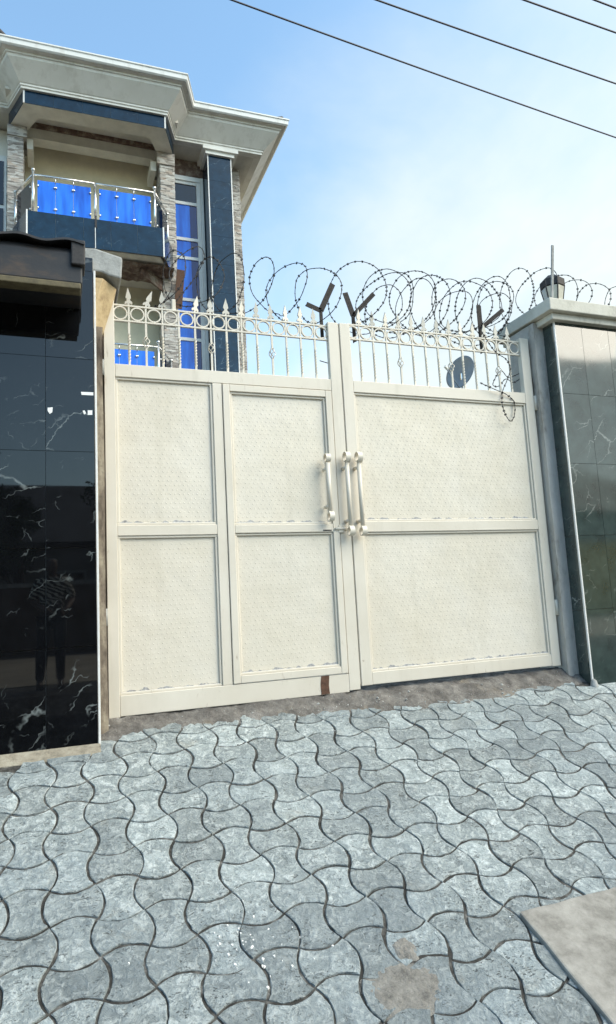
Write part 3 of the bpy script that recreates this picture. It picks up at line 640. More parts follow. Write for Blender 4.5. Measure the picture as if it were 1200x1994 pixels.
# shared grill pieces
def spear_mesh():
    half = [(0.004, 0.0), (0.008, 0.018), (0.020, 0.010), (0.027, 0.016), (0.024, 0.028), (0.012, 0.038), (0.010, 0.048), (0.019, 0.062), (0.015, 0.082), (0.008, 0.104), (0.0, 0.135)]
    poly = half + [(-x, z) for x, z in half[-2::-1]]
    return MB().prism(poly, -0.006, 0.006, 'y').mesh('spear', 'gate_paint')
def twist_mesh(h):
    mb = MB(); n = 46; w = 0.0072
    for k in range(n + 1):
        t = k / n; a = R(45) * 0 + max(0.0, min(1.0, (t - 0.10) / 0.62)) * math.pi * 4.5
        mb.v += [(w * math.sqrt(2) * math.cos(a + math.pi / 4 + j * math.pi / 2), w * math.sqrt(2) * math.sin(a + math.pi / 4 + j * math.pi / 2), h * t) for j in range(4)]
    for k in range(n): mb.f += [(4*k+a, 4*k+(a+1) % 4, 4*k+4+(a+1) % 4, 4*k+4+a) for a in range(4)]
    mb.f += [(0,1,2,3), (4*n, 4*n+1, 4*n+2, 4*n+3)]
    return mb.mesh('twisted_bar', 'gate_paint')
def basket_mesh():
    mb = MB(); 
    for j in range(4):
        pts = []
        for k in range(11):
            t = k / 10; a = j * math.pi / 2 + t * math.pi * 0.95; r_ = 0.004 + 0.021 * math.sin(math.pi * t)
            pts.append((r_ * math.cos(a), r_ * math.sin(a), -0.045 + 0.09 * t))
        mb.tube(pts, 0.0036, 5)
    return mb.mesh('basket', 'gate_paint', True)
def ring_mesh(r0=0.0505, r1=0.0415, n=28):
    mb = MB()
    for k in range(n):
        c_, s_ = math.cos(2*math.pi*k/n), math.sin(2*math.pi*k/n)
        mb.v += [(r0*c_, -0.008, r0*s_), (r1*c_, -0.008, r1*s_), (r1*c_, 0.008, r1*s_), (r0*c_, 0.008, r0*s_)]
    for k in range(n):
        j = (k + 1) % n; mb.f += [(4*k+a, 4*k+(a+1) % 4, 4*j+(a+1) % 4, 4*j+a) for a in range(4)]
    return mb.mesh('ring', 'gate_paint')
SPEAR, RING, BASKET = spear_mesh(), ring_mesh(), basket_mesh()
def grill(root, x0, x1, c0, c1, zlo, zr0, zr1, skip_spear, baskets, tilts):
    zt0, zt1 = zr1; zb0, zb1 = zr0
    Yc = GY + 0.028
    BL(root, (x0 - 0.01, Yc - 0.009, zb0), (x1 + 0.01, Yc + 0.009, zb1)).build('rail', 'gate_paint', root, bevel=0.002)
    BL(root, (x0 - 0.01, Yc - 0.009, zt0), (x1 + 0.01, Yc + 0.009, zt1)).build('rail', 'gate_paint', root, bevel=0.002)
    n = 14; st = (c1 - c0) / (n - 1); zc = (zb1 + zt0) / 2
    rs = (zt0 - zb1) / 0.101
    tm = twist_mesh(zb0 - zlo + 0.01)
    for k in range(n):
        place('ring', RING, root, L(root, c0 + st * k, Yc, zc), scale=(rs, 1, rs))
    for k in range(1, n):
        x = c0 + st * (k - 0.5)
        if k in baskets:
            zm = (zlo + zb0) / 2 + 0.02
            BL(root, (x - 0.007, Yc - 0.007, zm + 0.04), (x + 0.007, Yc + 0.007, zb0 + 0.004)).build('bar', 'gate_paint', root)
            BL(root, (x - 0.007, Yc - 0.007, zlo - 0.004), (x + 0.007, Yc + 0.007, zm - 0.04)).build('bar', 'gate_paint', root)
            place('basket', BASKET, root, L(root, x, Yc, zm), rot=(0, 0, random.uniform(0, 3)))
        else:
            place('twisted_bar', tm, root, L(root, x, Yc, zlo - 0.004), rot=(0, 0, random.uniform(-.1, .1)))
        BL(root, (x - 0.006, Yc - 0.0065, zb1 - 0.002), (x + 0.006, Yc + 0.0065, zt0 + 0.002)).build('bar', 'gate_paint', root)
        if k in skip_spear: continue
        tz = tilts.get(k, 0.0)
        place('spear', SPEAR, root, L(root, x, Yc, zt1 - 0.003), rot=(random.uniform(-.05, .05), tz + random.uniform(-.03, .03), random.uniform(-.25, .25)))
def bracket(root, base, a, b):
    """angle-iron Y that carries the razor wire"""
    Yc = GY + 0.065
    br = MB(); base = atY(*base, Yc); a = atY(*a, Yc); b = atY(*b, Yc)
    ft = Vector((base.x, Yc, base.z - 0.22))
    def ang(p, q, w=0.03):
        p = Vector(p); q = Vector(q)
        br.bar(p, q, w, 0.006, (0, 1, 0)); br.bar(p + Vector((0, 0.014, 0)), q + Vector((0, 0.014, 0)), 0.006, 0.034, (0, 1, 0))
    ang(ft, base + Vector((0, 0, 0.01)), 0.026)
    ang(base, a, 0.046); ang(base, b, 0.038)
    br.v = [L(root, *v) for v in br.v]; br.build('wire_bracket', 'rusty_iron', root)
def scroll_handle(root, x, z0, z1, flip_top=1, flip_bot=1):
    """vertical pull tube with a curled flat strip at each end and two stand-offs"""
    y = GY - 0.062
    h = MB().tube([L(root, x, y, z0 + 0.055), L(root, x, y, z1 - 0.055)], 0.0165, 12).build('handle', 'gate_paint', root, True)
    for zc, up_, fl_ in ((z1 - 0.055, 1, flip_top), (z0 + 0.055, -1, flip_bot)):
        mb = MB(); n = 30; pts = []; hw = 0.0195
        for k in range(n + 1):
            t = k / n; a = -math.pi / 2 + t * 2.0 * math.pi * 1.1; r_ = 0.041 * (1 - 0.30 * t)
            pts.append((y - (0.002 + r_ * math.cos(a)) * fl_ * 0.95, zc + up_ * (0.034 + r_ * math.sin(a))))
        off = 2 * (n + 1)
        for k, (py_, pz_) in enumerate(pts):
            mb.v += [L(root, x - hw, py_, pz_), L(root, x + hw, py_, pz_)]
        for k, (py_, pz_) in enumerate(pts):
            q0 = pts[max(0, k - 1)]; q1 = pts[min(n, k + 1)]; ty, tz = q1[0] - q0[0], q1[1] - q0[1]; ln = math.hypot(ty, tz) or 1
            ny_, nz_ = -tz / ln * 0.005, ty / ln * 0.005
            mb.v += [L(root, x - hw, py_ + ny_, pz_ + nz_), L(root, x + hw, py_ + ny_, pz_ + nz_)]
        for k in range(n):
            a, b = 2*k, 2*k+2; mb.f += [(a, b, b+1, a+1), (off+a, off+a+1, off+b+1, off+b), (a, off+a, off+b, b), (a+1, b+1, off+b+1, off+a+1)]
        mb.f += [(0, 1, off+1, off), (2*n, off+2*n, off+2*n+1, 2*n+1)]
        mb.build('scroll', 'gate_paint', h)
    for z in (z0 + 0.10, z1 - 0.10):
        MB().tube([L(root, x - 0.004, y, z), L(root, x - 0.012, GY + 0.002, z)], 0.013, 10).build('stand_off', 'gate_paint', h, True)

# left leaf, with the wicket door in it
g1 = thing('gate_leaf', 'cream steel gate leaf with a narrow wicket door and rust patch, beside black wall', 'gate', 'leaves of the driveway gate', loc=(1.2, 4.62, 0.33))
bx(g1, 'stile', 0.308, 0.380, 0.328, 3.176)
bx(g1, 'stile', 2.000, 2.088, 0.345, 3.178)
bx(g1, 'top_rail', 0.3805, 1.9995, 2.617, 2.710, GY + 0.001, GY + D1 - 0.001)
bx(g1, 'bottom_rail', 0.3805, 1.9995, 0.334, 0.466, GY + 0.001, GY + D1 - 0.001)
bx(g1, 'mullion', 1.060, 1.130, 0.4665, 2.6165, GY + 0.002)
bx(g1, 'middle_rail', 0.3805, 1.0595, 1.508, 1.580, GY + 0.003)
panel(g1, 0.3805, 1.0595, 0.4665, 1.5075); panel(g1, 0.3805, 1.0595, 1.5805, 2.6165)
# wicket door
wx0, wx1, wz0, wz1 = 1.1345, 1.9955, 0.471, 2.6125
bx(g1, 'wicket_stile', wx0, wx0 + 0.052, wz0, wz1, GY - 0.006, GY + 0.04)
bx(g1, 'wicket_stile', wx1 - 0.052, wx1, wz0, wz1, GY - 0.006, GY + 0.04)
bx(g1, 'wicket_rail', wx0 + 0.0525, wx1 - 0.0525, wz1 - 0.052, wz1, GY - 0.005, GY + 0.04)
bx(g1, 'wicket_rail', wx0 + 0.0525, wx1 - 0.0525, wz0, wz0 + 0.052, GY - 0.005, GY + 0.04)
bx(g1, 'wicket_rail', wx0 + 0.0525, wx1 - 0.0525, 1.514, 1.574, GY - 0.004, GY + 0.04)
panel(g1, wx0 + 0.0525, wx1 - 0.0525, wz0 + 0.0525, 1.5135, GY + 0.024); panel(g1, wx0 + 0.0525, wx1 - 0.0525, 1.5745, wz1 - 0.0525, GY + 0.024)
p = MB().prism([(1.776, 0.337), (1.842, 0.339), (1.838, 0.40), (1.845, 0.468), (1.782, 0.466), (1.774, 0.41)], GY - 0.0015, GY + 0.003, 'y'); p.v = [L(g1, *v) for v in p.v]
p.build('rust_patch', 'rust', g1)['label'] = 'bare rusty brown patch on the bottom rail'
grill(g1, 0.380, 2.000, 0.424, 1.952, 2.710, (3.030, 3.043), (3.144, 3.157), {4}, {2, 6, 10}, {2: 0.35, 5: 0.15})
bx(g1, 'stub_post', 0.790, 0.818, 3.150, 3.245, GY + 0.034, GY + 0.062)
bracket(g1, (625, 605), (648, 553), (597, 592))
scroll_handle(g1, 1.905, 1.60, 2.085, -1, 1)
for z in (2.62, 0.92): MB().tube([L(g1, 0.296, GY + 0.0, z), L(g1, 0.296, GY + 0.0, z + 0.11)], 0.013, 8).build('hinge', 'concrete', g1, True)
MB().tube([L(g1, 1.955, GY - 0.012, 1.535), L(g1, 2.06, GY - 0.012, 1.535)], 0.010, 8).build('latch_bolt', 'gate_paint', g1, True)
bx(g1, 'latch_plate', 1.985, 2.030, 1.505, 1.565, GY - 0.012, GY - 0.0005)
bx(g1, 'bolt_slot', 1.86, 1.93, 1.520, 1.530, GY - 0.0052, GY - 0.004, 'dark_iron', 0)

# right leaf
g2 = thing('gate_leaf', 'wide cream steel gate leaf with two long tread plate panels and twin handles', 'gate', 'leaves of the driveway gate', loc=(3.0, 4.62, 0.36))
bx(g2, 'stile', 2.100, 2.190, 0.368, 3.180)
bx(g2, 'stile', 3.838, 3.928, 0.366, 3.216)
bx(g2, 'top_rail', 2.1905, 3.8375, 2.617, 2.712, GY + 0.001, GY + D1 - 0.001)
bx(g2, 'bottom_rail', 2.1905, 3.8375, 0.370, 0.462, GY + 0.001, GY + D1 - 0.001)
bx(g2, 'middle_rail', 2.1905, 3.8375, 1.508, 1.590, GY + 0.001, GY + D1 - 0.001)
panel(g2, 2.1905, 3.8375, 0.4625, 1.5075); panel(g2, 2.1905, 3.8375, 1.5905, 2.6165)
bx(g2, 'cover_strip', 2.0905, 2.0985, 0.38, 3.15, GY + 0.012, GY + 0.03, 'gate_paint', 0.001)
grill(g2, 2.190, 3.838, 2.222, 3.787, 2.712, (3.058, 3.071), (3.178, 3.191), set(), {4, 8, 12}, {})
bracket(g2, (688, 615), (672, 570), (728, 572)); bracket(g2, (936, 640), (932, 595), (980, 603))
scroll_handle(g2, 2.062, 1.490, 2.098, 1, 1); scroll_handle(g2, 2.162, 1.488, 2.10, 1, 1)
for z in (2.56, 0.78): MB().tube([L(g2, 3.942, GY - 0.0, z), L(g2, 3.942, GY - 0.0, z + 0.13)], 0.013, 8).build('hinge', 'gate_paint', g2, True)

# ------------------------------------------------------------------ razor wire
def strand(pts, name, label, group, barb=0.033, r=0.0033):
    w = MB(); w.tube(pts, r, 5)
    acc = 0.0; rr = random.Random(len(pts))
    for a, b in zip(pts[:-1], pts[1:]):
        a = Vector(a); b = Vector(b); acc += (b - a).length
        if acc > barb:
            acc = 0.0; t = (b - a).normalized(); u = t.cross(Vector((rr.uniform(-1, 1), rr.uniform(-1, 1), rr.uniform(-1, 1)))).normalized(); m_ = (a + b) / 2
            v = t.cross(u)
            w.add([m_ - t * .009 + u * .010, m_ + t * .009 + u * .010, m_ + t * .004, m_ + t * .009 - u * .010, m_ - t * .009 - u * .010, m_ - t * .004, m_ + v * .005, m_ - v * .005],
                  [(0,1,2,6),(2,3,6),(3,4,5,6),(5,0,6),(1,0,7,2),(3,2,7),(4,3,7,5),(0,5,7)])
    return tag(w.build(name, 'wire_steel'), label, 'razor wire', group)
def coil(x0, x1, zc, rad, yc, loops, seed, lean=0.7):
    """stretched concertina: every loop leans over, so the coil reads as overlapping wide arches"""
    rr = random.Random(seed); pts = []; n = int(loops * 48)
    ks = [(rr.uniform(0.72, 1.12), rr.uniform(0.45, 1.15) * (1 if k % 2 else 0.75), rr.uniform(-.09, .09)) for k in range(int(loops) + 3)]
    for k in range(n + 1):
        t = k / n; u = loops * t; i = int(u); f = u - i; f = f * f * (3 - 2 * f)
        kr, kl, ko = (ks[i][q] * (1 - f) + ks[i + 1][q] * f for q in range(3))
        a = -math.pi / 2 + 2 * math.pi * u; rv = rad * kr
        xx = x0 + (x1 - x0) * t + lean * kl * rv * math.cos(a) + ko
        xx += 0.035 * mnoise.noise((u * 2.3, seed, 0)) + 0.012 * mnoise.noise((u * 9, seed, 4))
        zz_ = zc(xx) + 0.030 * mnoise.noise((u * 2.9, seed, 7)) + 0.010 * mnoise.noise((u * 11, seed, 9))
        pts.append((xx, yc - rv * 0.65 * math.cos(a) + 0.03 * math.sin(a * 2 + i), max(zz_ + rv * math.sin(a), (3.165 if xx < 3.92 else 3.476) + 0.01 * math.sin(a * 5))))
    return pts
GRP = 'razor wire coils on the gate top'
strand(coil(0.72, 2.06, lambda x: 3.44 + 0.02 * math.sin(x * 5), 0.235, 4.70, 6.0, 2, 0.8), 'razor_wire', 'loose razor wire coil above the wicket door leaf', GRP)
strand(coil(2.20, 3.86, lambda x: 3.50 + 0.02 * math.sin(x * 4), 0.285, 4.72, 9.0, 5, 0.9), 'razor_wire', 'dense razor wire coil above the wide gate leaf', GRP)
strand(coil(2.45, 3.80, lambda x: 3.44 + 0.03 * math.sin(x * 7), 0.235, 4.76, 4.0, 14, 1.2), 'razor_wire', 'second looser razor wire strand tangled in the dense coil', GRP)
strand(coil(3.75, 6.2, lambda x: 3.78 - 0.16 * max(0.0, min(1.0, (4.2 - x) / 0.4)), 0.265, 4.86, 10.5, 8, 1.0), 'razor_wire', 'razor wire coil running behind the lantern on the pillar cap', GRP)
hp = [(936, 642), (950, 665), (966, 686), (986, 700), (994, 718), (987, 742), (979, 762), (978, 785), (984, 806), (994, 820), (1001, 812), (1003, 795), (1000, 780), (986, 768), (968, 760), (945, 750), (935, 745)]
hp3 = [atY(x, y, GY - 0.012 - 0.02 * math.sin(k)) for k, (x, y) in enumerate(hp)]
def smooth(pts, n=8):
    res = []
    for i in range(len(pts) - 1):
        p0, p1, p2, p3 = pts[max(i-1, 0)], pts[i], pts[i+1], pts[min(i+2, len(pts)-1)]
        for k in range(n):
            t = k / n; res.append(0.5 * ((2*p1) + (p2-p0)*t + (2*p0-5*p1+4*p2-p3)*t*t + (3*p1-p0-3*p2+p3)*t**3))
    return res + [pts[-1]]
strand(smooth(hp3), 'razor_wire', 'broken razor wire end hanging in a loop over the wide gate panel', GRP)
hp4 = [atY(x, y, GY + 0.06) for x, y in ((1012, 738), (1000, 745), (985, 738), (972, 752), (960, 748), (975, 722), (990, 735), (1010, 728))]
strand(smooth(hp4), 'razor_wire', 'short snagged razor wire tangle between the grill bars', GRP)
hp5 = [atY(x, y, GY + 0.09) for x, y in ((318, 590), (335, 560), (330, 530), (350, 500), (385, 480), (398, 500), (380, 540), (352, 575), (340, 592))]
strand(smooth(hp5), 'razor_wire', 'loose rusty razor wire loop near the yellow plaster pillar', GRP)

exec_house = True
# ------------------------------------------------------------------ the house
ho = thing('house', 'tall house with blue glass balconies, dark tiled column and white cornice', 'house', loc=(1.5, 14.0, 0.33))
def hbx(name, a, b, mat, parent=ho, bev=0.0): return BL(ho, a, b).build(name, mat, parent, bevel=bev)
HB = 0.30
hbx('wall', (-7.0, 14.5, HB), (3.93, 22.0, 10.9), 'cream_wall')
hbx('wall', (-0.879, 14.05, HB), (2.379, 14.498, 10.935), 'cream_wall')
hbx('wall', (-7.0, 13.72, HB), (-0.88, 14.499, 10.9), 'soffit_paint')
hbx('wall', (2.38, 13.72, HB), (3.93, 14.499, 10.9), 'soffit_paint')
# stone clad piers
def stone_pier(x0, x1, y0, y1, z0, z1, seed, faces='f'):
    pr = hbx('stone_pier', (x0 + 0.01, y0 + 0.012, z0), (x1 - 0.01, y1, z1), 'grout')
    rr = random.Random(seed); mb = MB(); z = z0; row = 0
    while z < z1 - 0.01:
        h = 0.048; x = x0 - rr.uniform(0, 0.12)
        while x < x1:
            l_ = rr.uniform(0.09, 0.22); a, b = max(x, x0), min(x + l_, x1)
            if b - a > 0.01: mb.box(L(ho, a + 0.0015, y0 - rr.uniform(0, 0.014), z + 0.0015), L(ho, b - 0.0015, y0 + 0.014, min(z + h, z1) - 0.0015))
            x += l_
        for side, xf in (('l', x0), ('r', x1)):
            if side in faces:
                y = y0 - rr.uniform(0, 0.1)
                while y < y1:
                    l_ = rr.uniform(0.09, 0.22); a, b = max(y, y0), min(y + l_, y1); q = rr.uniform(0, 0.014)
                    if b - a > 0.01: mb.box(L(ho, xf - (q if side == 'l' else 0.012), a, z + 0.0015), L(ho, xf + (q if side == 'r' else 0.012), b - 0.0015, min(z + h, z1) - 0.0015))
                    y += l_
        z += h; row += 1
    tag(mb.build('stone_cladding', 'stone_strip', pr), kind='stuff')
stone_pier(2.085, 2.38, 13.2, 13.75, 5.0, 10.67, 1, 'lr')
stone_pier(-0.88, -0.60, 13.2, 13.75, 5.0, 10.67, 2, 'lr')
stone_pier(3.60, 3.935, 13.62, 14.2, 5.0, 10.92, 3, 'r')
hbx('stone_capital', (2.02, 13.16, 10.40), (2.39, 13.76, 10.668), 'stone_strip')
hbx('stone_capital', (-0.89, 13.16, 10.45), (-0.53, 13.76, 10.668), 'stone_strip')
for x in (-0.535, 1.90): hbx('corbel', (x, 13.3, 10.30), (x + 0.115, 13.9, 10.52), 'soffit_paint')
# black tiled column at the corner
col = hbx('tiled_column', (3.10, 13.11, HB), (3.605, 13.72, 10.76), 'grout')
for k in range(9):
    z0, z1 = 5.05 + k * 0.64, min(5.05 + (k + 1) * 0.64, 10.75)
    place('tile', tile_mesh(0.498, z1 - z0 - 0.004, 'blue_black_marble_tile'), col, L(ho, 3.35, 13.099, (z0 + z1) / 2))
    for xs_, rz in ((3.099, -90), (3.606, 90)):
        place('tile', tile_mesh(0.585, z1 - z0 - 0.004, 'blue_black_marble_tile'), col, L(ho, xs_, 13.405, (z0 + z1) / 2), rot=(0, 0, R(rz)))
for x in (3.087, 3.600): hbx('corner_strip', (x, 13.088, 5.0), (x + 0.020, 13.11, 10.75), 'white_trim', col)
hbx('column_capital', (3.04, 13.04, 10.752), (3.68, 13.74, 10.83), 'white_paint', col)
hbx('column_capital', (2.98, 12.99, 10.831), (3.76, 13.76, 10.926), 'white_paint', col)
# tall stair window
wn = hbx('tall_window', (2.40, 13.66, 5.0), (3.11, 13.715, 10.5), 'window_frame_white')
zs = [5.0, 5.95, 6.72, 7.62, 8.58, 9.02, 9.87, 10.36]
for k in range(len(zs) - 1):
    z0, z1 = zs[k] + 0.035, zs[k + 1] - 0.035
    if k < 6:
        hbx('pane', (2.45, 13.640, z0), (2.775, 13.652, z1), 'blue_glass', wn)
        hbx('pane', (2.776, 13.641, z0), (2.93, 13.652, z1), 'blue_glass_dark', wn)
    else: hbx('pane', (2.45, 13.640, z0), (2.93, 13.652, z1), 'tinted_glass', wn)
    hbx('transom', (2.40, 13.615, zs[k+1] - 0.036), (2.97, 13.659, zs[k+1] + 0.036), 'window_frame_white', wn, 0.006)
hbx('mullion', (2.932, 13.60, 5.0), (3.02, 13.6595, 10.42), 'window_frame_white', wn, 0.006)
hbx('jamb', (3.022, 13.57, 5.0), (3.085, 13.6595, 10.5), 'window_frame_white', wn, 0.006)
hbx('head', (2.40, 13.58, 10.395), (3.021, 13.6595, 10.50), 'window_frame_white', wn, 0.006)
hbx('lintel', (2.385, 13.64, 10.505), (3.098, 13.719, 10.92), 'broken_plaster')
wn2 = hbx('window', (-1.35, 13.66, 5.0), (-0.93, 13.715, 10.3), 'window_frame_white')
for k in range(5): hbx('pane', (-1.30, 13.645, 5.1 + k * 1.03), (-0.98, 13.658, 6.05 + k * 1.03), 'tinted_glass', wn2)

# balconies
def balcony(zf, upper):
    """splayed three-sided balcony: tiled parapet band, steel rail, blue glass"""
    A = [(-0.80, 13.26), (-0.50, 12.47), (1.99, 12.42), (2.30, 13.22)]
    band0, band1 = zf - 0.60, zf
    sl_ = MB().prism(A + [(2.30, 14.5), (-0.80, 14.5)], band0 + 0.10, band1 - 0.01); sl_.v = [L(ho, *v) for v in sl_.v]
    bal = sl_.build('balcony', 'soffit_paint', ho)
    for a, b, n in ((A[0], A[1], 2), (A[1], A[2], 5), (A[2], A[3], 2)):
        a = Vector(a); b = Vector(b); d = (b - a); ln = d.length / n; rz = math.atan2(d.y, d.x)
        nrm = Vector((d.y, -d.x)).normalized()
        for k in range(n):
            c_ = a + d * ((k + 0.5) / n) + nrm * 0.012
            place('tile', tile_mesh(ln - 0.004, 0.598, 'blue_black_marble_tile'), bal, L(ho, c_.x, c_.y, (band0 + band1) / 2), rot=(0, 0, rz))
        for e in (a, b):
            pass
    for e in (A[1], A[2]):
        MB().box(L(ho, e[0] - 0.013, e[1] - 0.026, band0 - 0.01), L(ho, e[0] + 0.013, e[1] + 0.004, band1 + 0.01)).build('corner_strip', 'white_trim', bal)
    if upper:
        MB().box(L(ho, 0.70, 12.42, band0 + 0.0), L(ho, 0.712, 12.45, band1)).build('joint_strip', 'white_trim', bal)
        MB().box(L(ho, 0.70, 12.415, band1 - 0.18), L(ho, 0.735, 12.45, band1 + 0.06)).build('drain_spout', 'dark_iron', bal)
    fr = MB().prism([(A[1][0] + .06, A[1][1] + .07), (A[2][0] - .06, A[2][1] + .07), (A[3][0] - .05, 13.2), (A[0][0] + .05, 13.2)], band0 + 0.02, band0 + 0.099); fr.v = [L(ho, *v) for v in fr.v]
    fr.build('soffit', 'soffit_paint', bal)
    # railing
    Rr = [(-0.735, 13.2), (-0.395, 12.53), (0.715, 12.50), (1.845, 12.48), (2.20, 13.16)]
    zt = zf + 0.78
    for k, (x, y) in enumerate(Rr):
        h = zt + (0.07 if k in (1, 3) else 0.0) - (0.02 if k in (0, 4) else 0)
        po = MB().tube([L(ho, x, y, zf - 0.02), L(ho, x, y, h)], 0.026, 10).build('post', 'steel', bal, True)
        if k in (0, 1, 3, 4): MB().lathe([(0.005, 0), (0.034, 0.012), (0.04, 0.032), (0.03, 0.055), (0.005, 0.066)], L(ho, x, y, h - 0.005), 10).build('finial', 'steel', po, True)
    for k in range(4):
        a = Vector((*Rr[k], zt)); b = Vector((*Rr[k + 1], zt))
        MB().tube([L(ho, *a), L(ho, *b)], 0.020, 8).build('hand_rail', 'steel', bal, True)
        front = k in (1, 2)
        d = (b - a).normalized(); n2 = Vector((d.y, -d.x, 0))
        p0 = a + d * 0.075; p1 = b - d * 0.075; segs = 3 if front else 1
        for s_ in range(segs):
            q0 = p0 + (p1 - p0) * (s_ / segs); q1 = p0 + (p1 - p0) * ((s_ + 1) / segs) - d * 0.006
            vs_ = [(q0.x, q0.y, zf + 0.03), (q1.x, q1.y, zf + 0.03), (q1.x, q1.y, zt - 0.10), (q0.x, q0.y, zt - 0.10)]
            vs2 = [(v[0] - n2.x * 0.012, v[1] - n2.y * 0.012, v[2]) for v in vs_]
            gl = MB().add([L(ho, *v) for v in vs_ + vs2], [(0,1,2,3),(7,6,5,4),(0,4,5,1),(1,5,6,2),(2,6,7,3),(3,7,4,0)]).build('glass_pane', 'blue_glass' if front else 'tinted_glass', bal)
            for zc_ in (zf + 0.12, zt - 0.22):
                for q in ((q0 + d * 0.01), (q1 - d * 0.01)):
                    MB().lathe([(0.004, -0.02), (0.02, -0.012), (0.02, 0.012), (0.004, 0.02)], L(ho, q.x + n2.x * 0.012, q.y + n2.y * 0.012, zc_), 8).build('clamp', 'steel', gl, True)
            if front and s_ > 0: MB().tube([L(ho, q0.x, q0.y, zt - 0.12), L(ho, q0.x, q0.y, zt)], 0.009, 6).build('drop_rod', 'steel', bal, True)
    return bal
b_up = balcony(8.47, True); b_lo = balcony(5.25, False)
# broken plaster under the upper balcony
rr = random.Random(21); p = MB()
pts = []
for i in range(22):
    for j in range(14):
        x = 0.5 + 1.75 * i / 21; y = 12.72 + 0.75 * j / 13
        p.v.append(L(ho, x, y, 7.885 - 0.02 - abs(0.10 * mnoise.noise((x * 5, y * 5, 1))) - 0.09 * max(0, x - 1.3) * max(0, (y - 12.9))))
p.f = [(i*14+j, i*14+j+1, (i+1)*14+j+1, (i+1)*14+j) for i in range(21) for j in range(13)]
p.build('broken_soffit', 'broken_plaster', b_up, True)
MB().bar(L(ho, 1.6, 12.9, 7.82), L(ho, 2.42, 13.5, 7.55), 0.05, 0.22).build('fascia_board', 'broken_plaster', b_up)
MB().bar(L(ho, 2.42, 13.0, 7.95), L(ho, 2.36, 13.1, 7.15), 0.16, 0.03, (0, 1, 0)).build('splintered_board', 'rust', b_up)
# back wall details of the upper balcony
for x, z in ((0.58, 10.02), (1.36, 10.04)): hbx('socket_hole', (x, 14.03, z), (x + 0.08, 14.06, z + 0.1), 'dark_iron')
# beam with tile face, ceiling
bo = [(-0.86, 13.25), (-0.56, 12.50), (2.085, 12.45), (2.37, 13.22)]
bi = [(-0.52, 13.25), (-0.30, 12.84), (1.82, 12.80), (2.02, 13.22)]
p = MB(); 
for z in (10.672, 11.07):
    p.v += [L(ho, x, y, z) for x, y in bo + bi[::-1]]
p.f = [(0,1,6,7),(1,2,5,6),(2,3,4,5),(8,15,14,9),(9,14,13,10),(10,13,12,11)] + [(k, (k+1) % 8, 8+(k+1) % 8, 8+k) for k in range(8)]
beam = p.build('roof_beam', 'soffit_paint', ho)
for a, b, n in ((bo[0], bo[1], 1), (bo[1], bo[2], 5), (bo[2], bo[3], 1)):
    a = Vector(a); b = Vector(b); d = b - a; ln = d.length / n; nrm = Vector((d.y, -d.x)).normalized()
    for k in range(n):
        c_ = a + d * ((k + 0.5) / n) + nrm * 0.013
        place('tile', tile_mesh(ln - 0.003, 0.262, 'blue_black_marble_tile'), beam, L(ho, c_.x, c_.y, 10.807), rot=(0, 0, math.atan2(d.y, d.x)))
for e in (bo[1], bo[2]): MB().box(L(ho, e[0] - 0.014, e[1] - 0.026, 10.668), L(ho, e[0] + 0.014, e[1] + 0.002, 10.94)).build('corner_strip', 'white_trim', beam)
hbx('ceiling', (-0.9, 12.7, 11.06), (2.4, 14.499, 11.12), 'soffit_paint', beam)
hbx('back_beam', (-0.59, 13.55, 10.74), (2.08, 13.82, 10.954), 'soffit_paint', beam)
hbx('broken_strip', (-0.59, 13.50, 10.955), (2.08, 13.86, 11.059), 'broken_plaster', beam)
for x, y in ((0.35, 13.1), (1.35, 13.08)): MB().lathe([(0.05, -0.012), (0.055, 0.0), (0.055, 0.012)], L(ho, x, y, 11.055), 12).build('ceiling_fitting', 'dark_iron', beam)
# eaves: cove cornice and gutter swept along the plan
path = [(-7.4, 13.12), (-0.84, 13.12), (-0.58, 12.48), (2.10, 12.43), (2.36, 13.10), (4.27, 13.06), (4.27, 22.4)]
def sweep(profile, mat, name, parent, smooth_=False, closed=True):
    nrm = []
    for k in range(len(path)):
        ds = []
        if k > 0: ds.append((Vector(path[k]) - Vector(path[k-1])).normalized())
        if k < len(path) - 1: ds.append((Vector(path[k+1]) - Vector(path[k])).normalized())
        ns = [Vector((d.y, -d.x)) for d in ds]
        mtr = (ns[0] + ns[-1]).normalized(); nrm.append(mtr / max(0.4, mtr.dot(ns[0])))
    mb = MB(); m2 = len(profile)
    for (x, y), n_ in zip(path, nrm):
        mb.v += [L(ho, x + n_.x * o, y + n_.y * o, z) for o, z in profile]
    for k in range(len(path) - 1):
        mb.f += [(k*m2+a, k*m2+(a+1) % m2, (k+1)*m2+(a+1) % m2, (k+1)*m2+a) for a in range(m2 if closed else m2 - 1)]
    if closed: mb.f += [tuple(range(m2)), tuple(range((len(path)-1)*m2, len(path)*m2))]
    return mb.build(name, mat, parent, smooth_)
cor = sweep([(-0.10, 10.935), (0.045, 10.935), (0.045, 10.985), (0.065, 10.985), (0.065, 11.02), (0.085, 11.03), (0.36, 11.30), (0.375, 11.345), (0.40, 11.35), (0.40, 11.385), (0.47, 11.40), (0.47, 11.47), (-0.10, 11.47)], 'cornice_paint', 'cornice', ho)
sweep([(0.472, 11.405), (0.50, 11.395), (0.525, 11.42), (0.53, 11.50), (0.548, 11.515), (0.548, 11.54), (0.472, 11.54)], 'pvc_gutter', 'gutter', cor)
pf = [(x, y) for x, y in path] + [(-7.4, 22.4)]
so = MB().prism([(-7.4, 13.1), (-0.85, 13.1), (-0.85, 14.4), (2.37, 14.4), (2.37, 13.09), (4.27, 13.06), (4.27, 22.4), (-7.4, 22.4)], 10.937, 10.975); so.v = [L(ho, *v) for v in so.v]
so.build('eave_soffit', 'soffit_paint', ho)
